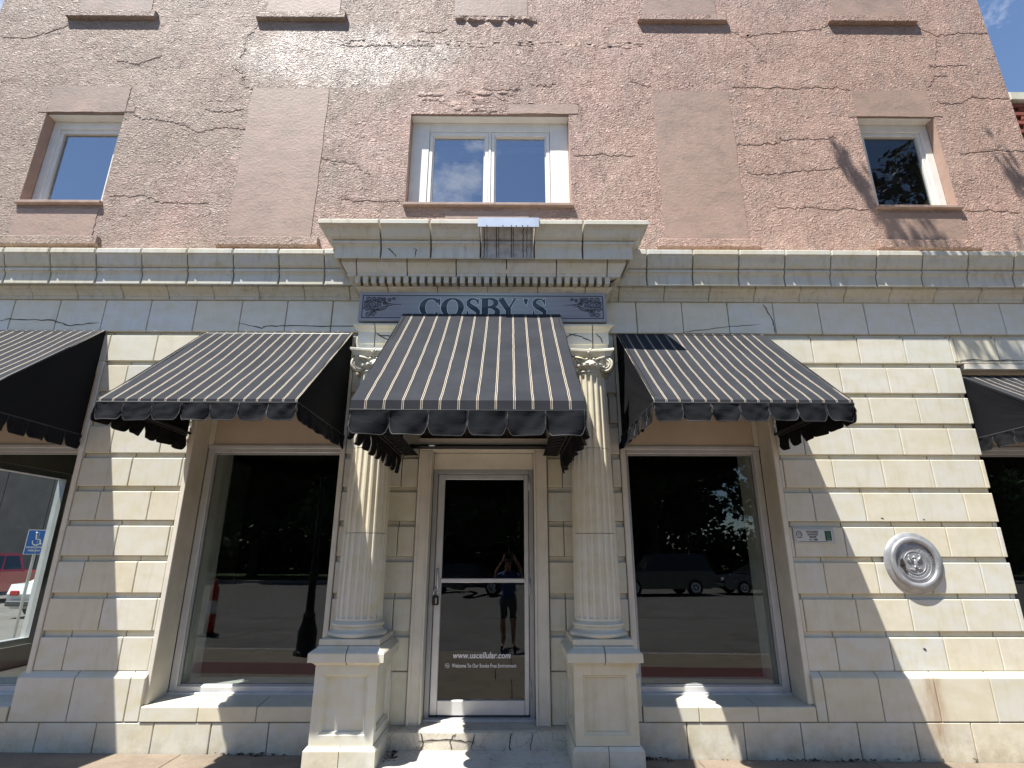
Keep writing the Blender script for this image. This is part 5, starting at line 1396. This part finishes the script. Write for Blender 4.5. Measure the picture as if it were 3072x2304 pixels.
# long twigs reaching towards the building: tips placed so their shadows fall on chosen wall spots
def wp(x, z, t): t *= 0.72; return (x-1.03*t, -t, z+3.2*t)
twig = []
for (x, z, t) in ((4.22, 6.78, 2.2), (4.45, 6.25, 2.3), (4.70, 5.62, 2.35), (5.0, 5.50, 2.3), (5.25, 5.55, 2.4), (6.38, 6.45, 2.2), (6.6, 6.1, 2.3), (5.05, 4.10, 2.1), (5.4, 4.0, 2.1), (5.75, 4.05, 2.2), (6.1, 4.3, 2.3), (6.4, 4.9, 2.3)):
    twig.append(wp(x, z, t))
for i, p in enumerate(twig):
    s = (6.4, -3.7, p[2]-0.9 if p[2] < 11 else 10.6)
    mid = (lerp(s[0], p[0], .55), lerp(s[1], p[1], .5), lerp(s[2], p[2], .5)+0.35)
    m.tube([s, mid, p], [0.03, 0.014, 0.004], 5)
m.build('trunk', M_BARK, ST)
v, f = leaves(cl, 9000, 0.10, 5)
rnd = random.Random(12)
def twig_leaves(p, q, n, spread):
    for k in range(n):
        t = rnd.random(); c = Vector(p).lerp(Vector(q), t)+Vector((rnd.gauss(0, spread), rnd.gauss(0, spread), rnd.gauss(0, spread)))
        a = Vector((rnd.gauss(0, 1), rnd.gauss(0, 1), rnd.gauss(0, 1))).normalized(); b = a.orthogonal().normalized(); s = rnd.uniform(0.03, 0.065); i = len(v)
        v.extend([tuple(c+a*s), tuple(c+b*s*0.5), tuple(c-a*s), tuple(c-b*s*0.5)]); f.append((i, i+1, i+2, i+3))
for a, b, n, sp in ((0, 1, 46, .05), (1, 2, 70, .07), (2, 3, 46, .07), (3, 4, 60, .08), (5, 6, 90, .08), (7, 8, 50, .05), (8, 9, 70, .07), (9, 10, 90, .09), (10, 11, 90, .10)):
    twig_leaves(twig[a], twig[b], n, sp)
obj('crown', v, f, M_LEAF, ST)

# ------------------------------------------------------------------ street furniture seen mirrored in the glass
LP = empty('street_lamp', (-3.63, -4.35, 0)); tag(LP, 'black cast iron street lamp at the curb, mirrored in the left display window', 'street lamp')
g0 = gz(-3.63)
MB().lathe(-3.63, -4.35, [(0.21, g0), (0.21, g0+.06), (0.17, g0+.09), (0.165, g0+.40), (0.13, g0+.50), (0.10, g0+.62), (0.115, g0+.66), (0.075, g0+.72)], 16).build('lamp_base', M_BLACKM, LP)
MB().lathe(-3.63, -4.35, [(0.075, g0+.72), (0.068, g0+1.3), (0.085, g0+1.33), (0.085, g0+1.38), (0.06, g0+1.42), (0.045, g0+3.55), (0.07, g0+3.6), (0.03, g0+3.66)], 12).build('lamp_post', M_BLACKM, LP)
MB().lathe(-3.63, -4.35, [(0.06, g0+3.66), (0.15, g0+3.75), (0.19, g0+4.0), (0.16, g0+4.2), (0.05, g0+4.34), (0.01, g0+4.42)], 16).build('lamp_globe', plain('frosted_globe', (0.75, 0.75, 0.72), 0.4), LP, True)
CN = empty('channelizer_post', (-7.19, -7.89, -0.13)); tag(CN, 'orange traffic post with white band, mirrored in the left display window', 'traffic post')
M_OR = plain('orange_plastic', (0.55, 0.055, 0.03), 0.5)
MB().lathe(-7.19, -7.89, [(0.24, -0.13), (0.24, -0.09), (0.13, -0.06)], 20).build('foot', M_BLACKM, CN)
MB().lathe(-7.19, -7.89, [(0.115, -0.06), (0.10, 0.95), (0.06, 1.0), (0.03, 1.08), (0.05, 1.13), (0.02, 1.16)], 20).build('post', M_OR, CN, True)
MB().lathe(-7.19, -7.89, [(0.1125, 0.36), (0.1085, 0.66)], 20, cap=False).build('white_band', M_VINYL, CN, True)

def vehicle(name, label, cat, prof, cab, L, Wd, col, loc, rz, wheels, wr, bed=False):
    """prof: lower-body side outline (x,z); cab: greenhouse outline (x,z); length along +x"""
    ca, sa = math.cos(rz), math.sin(rz)
    def tw(p): return (loc[0]+p[0]*ca-p[1]*sa, loc[1]+p[0]*sa+p[1]*ca, loc[2]+p[2])
    V = empty(name, loc); tag(V, label, cat)
    def extr(pl, w0, w1=None, ztop=None):
        w1 = w1 if w1 is not None else w0; zs = [p[1] for p in pl]; z0, z1 = min(zs), max(zs); v = []; f = []; n = len(pl)
        for s in (-1, 1):
            for (x, z) in pl:
                t = (z-z0)/(z1-z0); v.append(tw((x, s*lerp(w0, w1, t)/2, z)))
        f = [tuple(range(n)), tuple(range(n, 2*n))[::-1]]+[(k, k+n, (k+1) % n+n, (k+1) % n) for k in range(n)]
        return v, f
    v, f = extr(prof, Wd, Wd*0.97); obj('body', v, f, col, V, origin=loc)
    v, f = extr(cab, Wd*0.95, Wd*0.74); obj('cabin', v, f, col, V, origin=loc)
    # side and end glazing, set a little proud of the cabin
    zs = [p[1] for p in cab]; z0, z1 = min(zs), max(zs)
    xs0 = [p[0] for p in cab if p[1] == z0]; xs1 = [p[0] for p in cab if p[1] > z1-0.06]
    xa0, xb0 = min(xs0), max(xs0); xa1, xb1 = min(xs1), max(xs1)
    za, zb = lerp(z0, z1, .12), lerp(z0, z1, .84)
    def wy(z): return lerp(Wd*.95, Wd*.74, (z-z0)/(z1-z0))/2+0.006
    def xat(z, a0, a1): return lerp(a0, a1, (z-z0)/(z1-z0))
    nwin = 3 if xb0-xa0 > 2.6 else 2
    for s in (-1, 1):
        for k in range(nwin):
            t0, t1 = (k+.05)/nwin, (k+.95)/nwin
            q = [tw((lerp(xat(z, xa0, xa1)+.10, xat(z, xb0, xb1)-.10, t), s*wy(z), z)) for t, z in ((t0, za), (t1, za), (t1, zb), (t0, zb))]
            q2 = [tw((lerp(xat(z, xa0, xa1)+.10, xat(z, xb0, xb1)-.10, t), s*(wy(z)-.005), z)) for t, z in ((t0, za), (t1, za), (t1, zb), (t0, zb))]
            obj('side_window', q+q2, [(0, 1, 2, 3), (7, 6, 5, 4), (0, 4, 5, 1), (1, 5, 6, 2), (2, 6, 7, 3), (3, 7, 4, 0)], M_CARG, V)
    for nm, a0, a1, d in (('windshield', xb0, xb1, .008), ('rear_window', xa0, xa1, -.008)):
        q = [tw((xat(z, a0, a1)+d, s*(wy(z)-.10), z)) for s, z in ((-1, za), (1, za), (1, zb), (-1, zb))]
        obj(nm, q, [(0, 1, 2, 3)], M_CARG, V)
    xmin = min(p[0] for p in prof); xmax = max(p[0] for p in prof); zh = lerp(min(p[1] for p in prof), max(p[1] for p in prof), .62)
    for s in (-1, 1):
        for nm, xx, mt in (('headlight', xmax, M_VINYL), ('tail_light', xmin, M_RED)):
            m = MB(); m.box(xx-.03, xx+.012, s*Wd*.36-.14, s*Wd*.36+.14, zh-.07, zh+.07, c=.02); m.v = [tw(p) for p in m.v]; m.build(nm, mt, V)
    for nm, xx in (('bumper', xmax), ('bumper', xmin)):
        m = MB(); m.box(xx-.08, xx+.05, -Wd*.46, Wd*.46, .36, .52, c=.03); m.v = [tw(p) for p in m.v]; m.build(nm, M_BUMP, V)
    for wx in wheels:
        for s in (-1, 1):
            yc = s*(Wd/2-.10); w = empty('wheel', tw((wx, yc, 0)), V)
            def disc(pr, mt, nm):
                n = 22; v = []; f = []
                for (r_, y) in pr:
                    for k in range(n):
                        t = 2*math.pi*k/n; v.append(tw((wx+r_*math.cos(t), yc+s*y, wr+r_*math.sin(t))))
                for i in range(len(pr)-1):
                    for k in range(n): f.append((i*n+k, i*n+(k+1) % n, (i+1)*n+(k+1) % n, (i+1)*n+k))
                f.append(tuple(range(n))); f.append(tuple((len(pr)-1)*n+k for k in range(n))); obj(nm, v, f, mt, w)
            disc([(wr*.6, -.12), (wr*.96, -.11), (wr, -.08), (wr, .08), (wr*.96, .11), (wr*.66, .115)], M_TYRE, 'tyre')
            disc([(wr*.66, .10), (wr*.62, .125), (wr*.25, .11), (wr*.2, .13)], M_ALU, 'rim')
    return V
M_TYRE = plain('tyre_rubber', (0.02, 0.02, 0.02), 0.8); M_RED = plain('red_lens', (0.35, 0.02, 0.02), 0.2); M_BUMP = plain('dark_bumper', (0.05, 0.05, 0.055), 0.5)
def paint(n, c): 
    mm = plain(n, c, 0.22, 0.0, 0.6, var=0.05); mm.node_tree.nodes['Principled BSDF'].inputs['Coat Weight'].default_value = 0.35; return mm
SUVP = [(-2.5, .42), (-2.55, .75), (-2.5, 1.12), (1.0, 1.12), (2.2, 1.05), (2.5, .88), (2.55, .5), (2.45, .32), (-2.3, .32)]
SUVC = [(-2.47, 1.12), (-2.15, 1.86), (-1.6, 1.93), (.2, 1.90), (.95, 1.12)]
SEDP = [(-2.3, .42), (-2.38, .7), (-2.3, .98), (-1.5, 1.02), (.9, .98), (2.0, .86), (2.3, .70), (2.35, .40), (2.2, .26), (-2.1, .26)]
SEDC = [(-1.75, 1.0), (-1.0, 1.42), (-.3, 1.47), (.3, 1.42), (1.15, 1.0)]
TRKP = [(-2.8, .55), (-2.85, .8), (-2.8, 1.18), (.2, 1.18), (1.7, 1.16), (2.6, 1.08), (2.75, .9), (2.75, .5), (2.5, .42), (-2.6, .42)]
TRKC = [(-1.0, 1.18), (-.85, 1.88), (.55, 1.90), (1.25, 1.18)]
vehicle('suv', 'dark suv parked across the street, mirrored in the right display window', 'suv', SUVP, SUVC, 5, 1.95, paint('black_car_paint', (0.005, 0.006, 0.008)), (7.3, -22.0, -0.13), R(172), (-1.5, 1.55), 0.38)
vehicle('sedan', 'dark sedan parked behind the suv, mirrored in the right display window', 'car', SEDP, SEDC, 4.7, 1.8, paint('charcoal_car_paint', (0.03, 0.035, 0.045)), (12.8, -22.8, -0.13), R(176), (-1.35, 1.4), 0.33)
vehicle('sedan', 'dark sedan mirrored in the glass of the entrance door', 'car', SEDP, SEDC, 4.7, 1.8, paint('navy_car_paint', (0.015, 0.018, 0.03)), (-2.1, -22.4, -0.13), R(4), (-1.35, 1.4), 0.33)
vehicle('pickup_truck', 'red pickup truck across the side street, seen through the left corner window', 'truck', TRKP, TRKC, 5.6, 1.95, paint('red_truck_paint', (0.48, 0.006, 0.012)), (-21.2, 17.6, -0.13), R(-90), (-1.75, 1.75), 0.39)
vehicle('sedan', 'white car in the side street, tail seen through the left corner window', 'car', SEDP, SEDC, 4.7, 1.8, paint('white_car_paint', (0.72, 0.73, 0.74)), (-14.3, 14.4, -0.13), R(90), (-1.35, 1.4), 0.33)

# disabled-parking sign on the corner
PS = empty('parking_sign', (-9.25, 5.42, 0.07)); tag(PS, 'blue disabled parking sign on a post, seen through the left corner window', 'sign')
M_BLUE = plain('blue_sign_face', (0.012, 0.12, 0.50), 0.4, var=0.03)
MB().tube([(-9.25, 5.45, 0.0), (-9.25, 5.45, 2.15)], 0.025, 8).build('post', M_ALUD, PS)
sq = Matrix.Rotation(R(52), 3, 'Z')
def sp_(x, y, z): q = sq @ Vector((x, y, 0)); return (-9.25+q.x, 5.42+q.y, 1.73+z)
def sbox(nm, mt, x0, x1, y0, y1, z0, z1, c=0.0):
    v, f = boxg(x0, x1, y0, y1, z0, z1, c=c); obj(nm, [sp_(*p) for p in v], f, mt, PS)
sbox('rim', M_VINYL, -.153, .153, -.002, .004, 0, .46, .001); sbox('face', M_BLUE, -.145, .145, -.0045, -.0022, .008, .452)
m = MB(); wpts = [(.005+.062*math.cos(R(a)), -.006, .235+.062*math.sin(R(a))) for a in range(-200, 41, 15)]
m.tube([sp_(*p) for p in wpts], .009, 6); m.tube([sp_(*p) for p in ((-.02, -.006, .375), (-.012, -.006, .285), (.05, -.006, .28), (.075, -.006, .19), (.10, -.006, .20))], .011, 6); m.sphere(sp_(-.022, -.006, .405), .018, 8, 6)
m.build('wheelchair_symbol', M_VINYL, PS)
def stext(b, z, w):
    o = text_mesh('lettering', b, 0.05, (-9.25, 5.42, 1.73+z), M_VINYL, PS, bold=.0005, width=w)
    o.data.transform(Matrix.Translation((-w/2, -.006, 0))); o.data.transform(sq.to_4x4())
stext('HANDICAPPED', .115, .26); stext('PARKING', .055, .18)
# building across the side street
OB = empty('opposite_building', (-27.5, 14, 0)); tag(OB, 'plain brown walled building across the side street, seen through the left corner window', 'building')
M_OBW = plain('brown_wall_panel', (0.20, 0.165, 0.14), 0.8, var=0.15, vs=1.2)
box('wall_core', M_MORT, OB, -34, -26.1, 2, 44, -0.2, 6.8, c=0)
for k in range(14): box('wall_panel', M_OBW, OB, -26.1, -26.0, 2+k*3.0+.02, 5+k*3.0-.02, -0.1, 6.8, c=.01)
box('roof_cap', M_ALUD, OB, -34.1, -25.9, 1.9, 44.1, 6.8, 6.95, c=.02)

# ------------------------------------------------------------------ the photographer, mirrored in the door glass
PH = empty('phone', (0.0, -5.83, 1.66)); tag(PH, 'black phone held up in both hands by the person in the street', 'phone')
pm = Matrix.Translation((0, -5.822, 1.745)) @ Matrix.Rotation(R(17), 4, 'X')
def pbox(nm, mt, a, c):
    v, f = boxg(*a, c=c); obj(nm, [tuple(pm @ Vector(p)) for p in v], f, mt, PH)
pbox('case', plain('phone_case', (0.02, 0.02, 0.025), 0.4), (-0.078, 0.078, 0.004, 0.013, -0.04, 0.04), 0.003); pbox('screen', M_CARG, (-0.074, 0.074, 0.0132, 0.0142, -0.036, 0.036), 0)
pbox('lens_bump', M_BLACKM, (0.03, 0.065, -0.001, 0.0038, 0.0, 0.034), 0.001)
def person():
    g = -0.13; X, Y = 0.0, -6.14
    vs = []; es = []; rs = []
    def P(x, y, z, r_, par=None):
        vs.append((X+x, Y+y, g+z)); rs.append(r_)
        if par is not None: es.append((par, len(vs)-1))
        return len(vs)-1
    pel = P(0, 0, .98, .145); wst = P(0, 0, 1.13, .135, pel); ch = P(0, .0, 1.36, .150, wst); nk = P(0, .01, 1.545, .062, ch); hd = P(0, .03, 1.64, .070, nk); h2 = P(0, .035, 1.73, .088, hd); h3 = P(0, .03, 1.81, .070, h2)
    for s in (-1, 1):
        hp = P(s*.095, 0, .92, .098, pel); kn = P(s*.105, .02, .52, .062, hp); cf = P(s*.108, -.01, .36, .058, kn); an = P(s*.11, -.015, .10, .038, cf); ft = P(s*.125, .07, .05, .040, an); P(s*.135, .16, .035, .030, ft)
        sh = P(s*.175, 0, 1.47, .066, ch); el = P(s*.30, .10, 1.36, .045, sh); fo = P(s*.24, .18, 1.56, .040, el); wr = P(s*.125, .23, 1.82, .028, fo)
        pa = P(s*.098, .262, 1.865, .026, wr)
        for k in range(4): 
            a = P(s*(.090-.006*k), .285, 1.893-.016*k, .009, pa); b = P(s*(.070-.004*k), .305, 1.897-.017*k, .008, a); P(s*(.055+.002*k), .300, 1.895-.017*k, .007, b)
        t = P(s*.075, .265, 1.838, .010, pa); P(s*.05, .275, 1.848, .008, t)
    me = bpy.data.meshes.new('person_body'); o0 = (X, Y, g)
    me.from_pydata([tuple(v[i]-o0[i] for i in range(3)) for v in vs], es, [])
    t = NT('person_clothing'); s = t.sep(t.objco())
    skin = (0.42, 0.24, 0.17)
    c = t.mix(t.math('GREATER_THAN', s[2], 0.60), skin, (0.075, 0.085, 0.10))
    c = t.mix(t.math('GREATER_THAN', s[2], 0.97), c, (0.03, 0.06, 0.22))
    c = t.mix(t.math('GREATER_THAN', s[2], 1.515), c, skin)
    c = t.mix(t.math('GREATER_THAN', t.math('ABSOLUTE', s[0]), 0.262), c, skin)
    c = t.mix(t.math('LESS_THAN', s[2], 0.075), c, (0.05, 0.04, 0.035))
    t.col(c); t.set(0.7)
    me.materials.append(t.m)
    o = place('person', me, o0); tag(o, 'person in blue t-shirt and dark shorts holding up a phone, mirrored in the door glass', 'person')
    sk = o.modifiers.new('skin', 'SKIN'); sk.use_smooth_shade = True
    if not me.skin_vertices: 
        bpy.context.view_layer.objects.active = o
        bpy.ops.mesh.customdata_skin_add()
    for i, r_ in enumerate(rs):
        sv = me.skin_vertices[0].data[i]; sv.radius = (r_, r_*(0.82 if i in (0, 1, 2) else 1.0)); sv.use_root = (i == 0)
    sb = o.modifiers.new('smooth', 'SUBSURF'); sb.levels = 1; sb.render_levels = 1
    m = MB(); m.sphere((X, Y+.005, g+1.775), (.100, .112, .110), 14, 9)
    hair = m.build('hair', plain('brown_hair', (0.05, 0.03, 0.02), 0.6), o, True)
    m = MB()
    for sx in (-1, 1): m.sphere((X+sx*.034, Y+.112, g+1.735), .011, 8, 5)
    m.build('eyes', M_CARG, o, True)
    MB().sphere((X, Y+.128, g+1.705), (.013, .02, .022), 8, 6).build('nose', plain('face_skin', (0.42, 0.24, 0.17), 0.6), o, True)
    MB().sphere((X, Y+.112, g+1.665), (.026, .008, .008), 8, 5).build('mouth', plain('lips', (0.35, 0.11, 0.10), 0.5), o, True)
person()
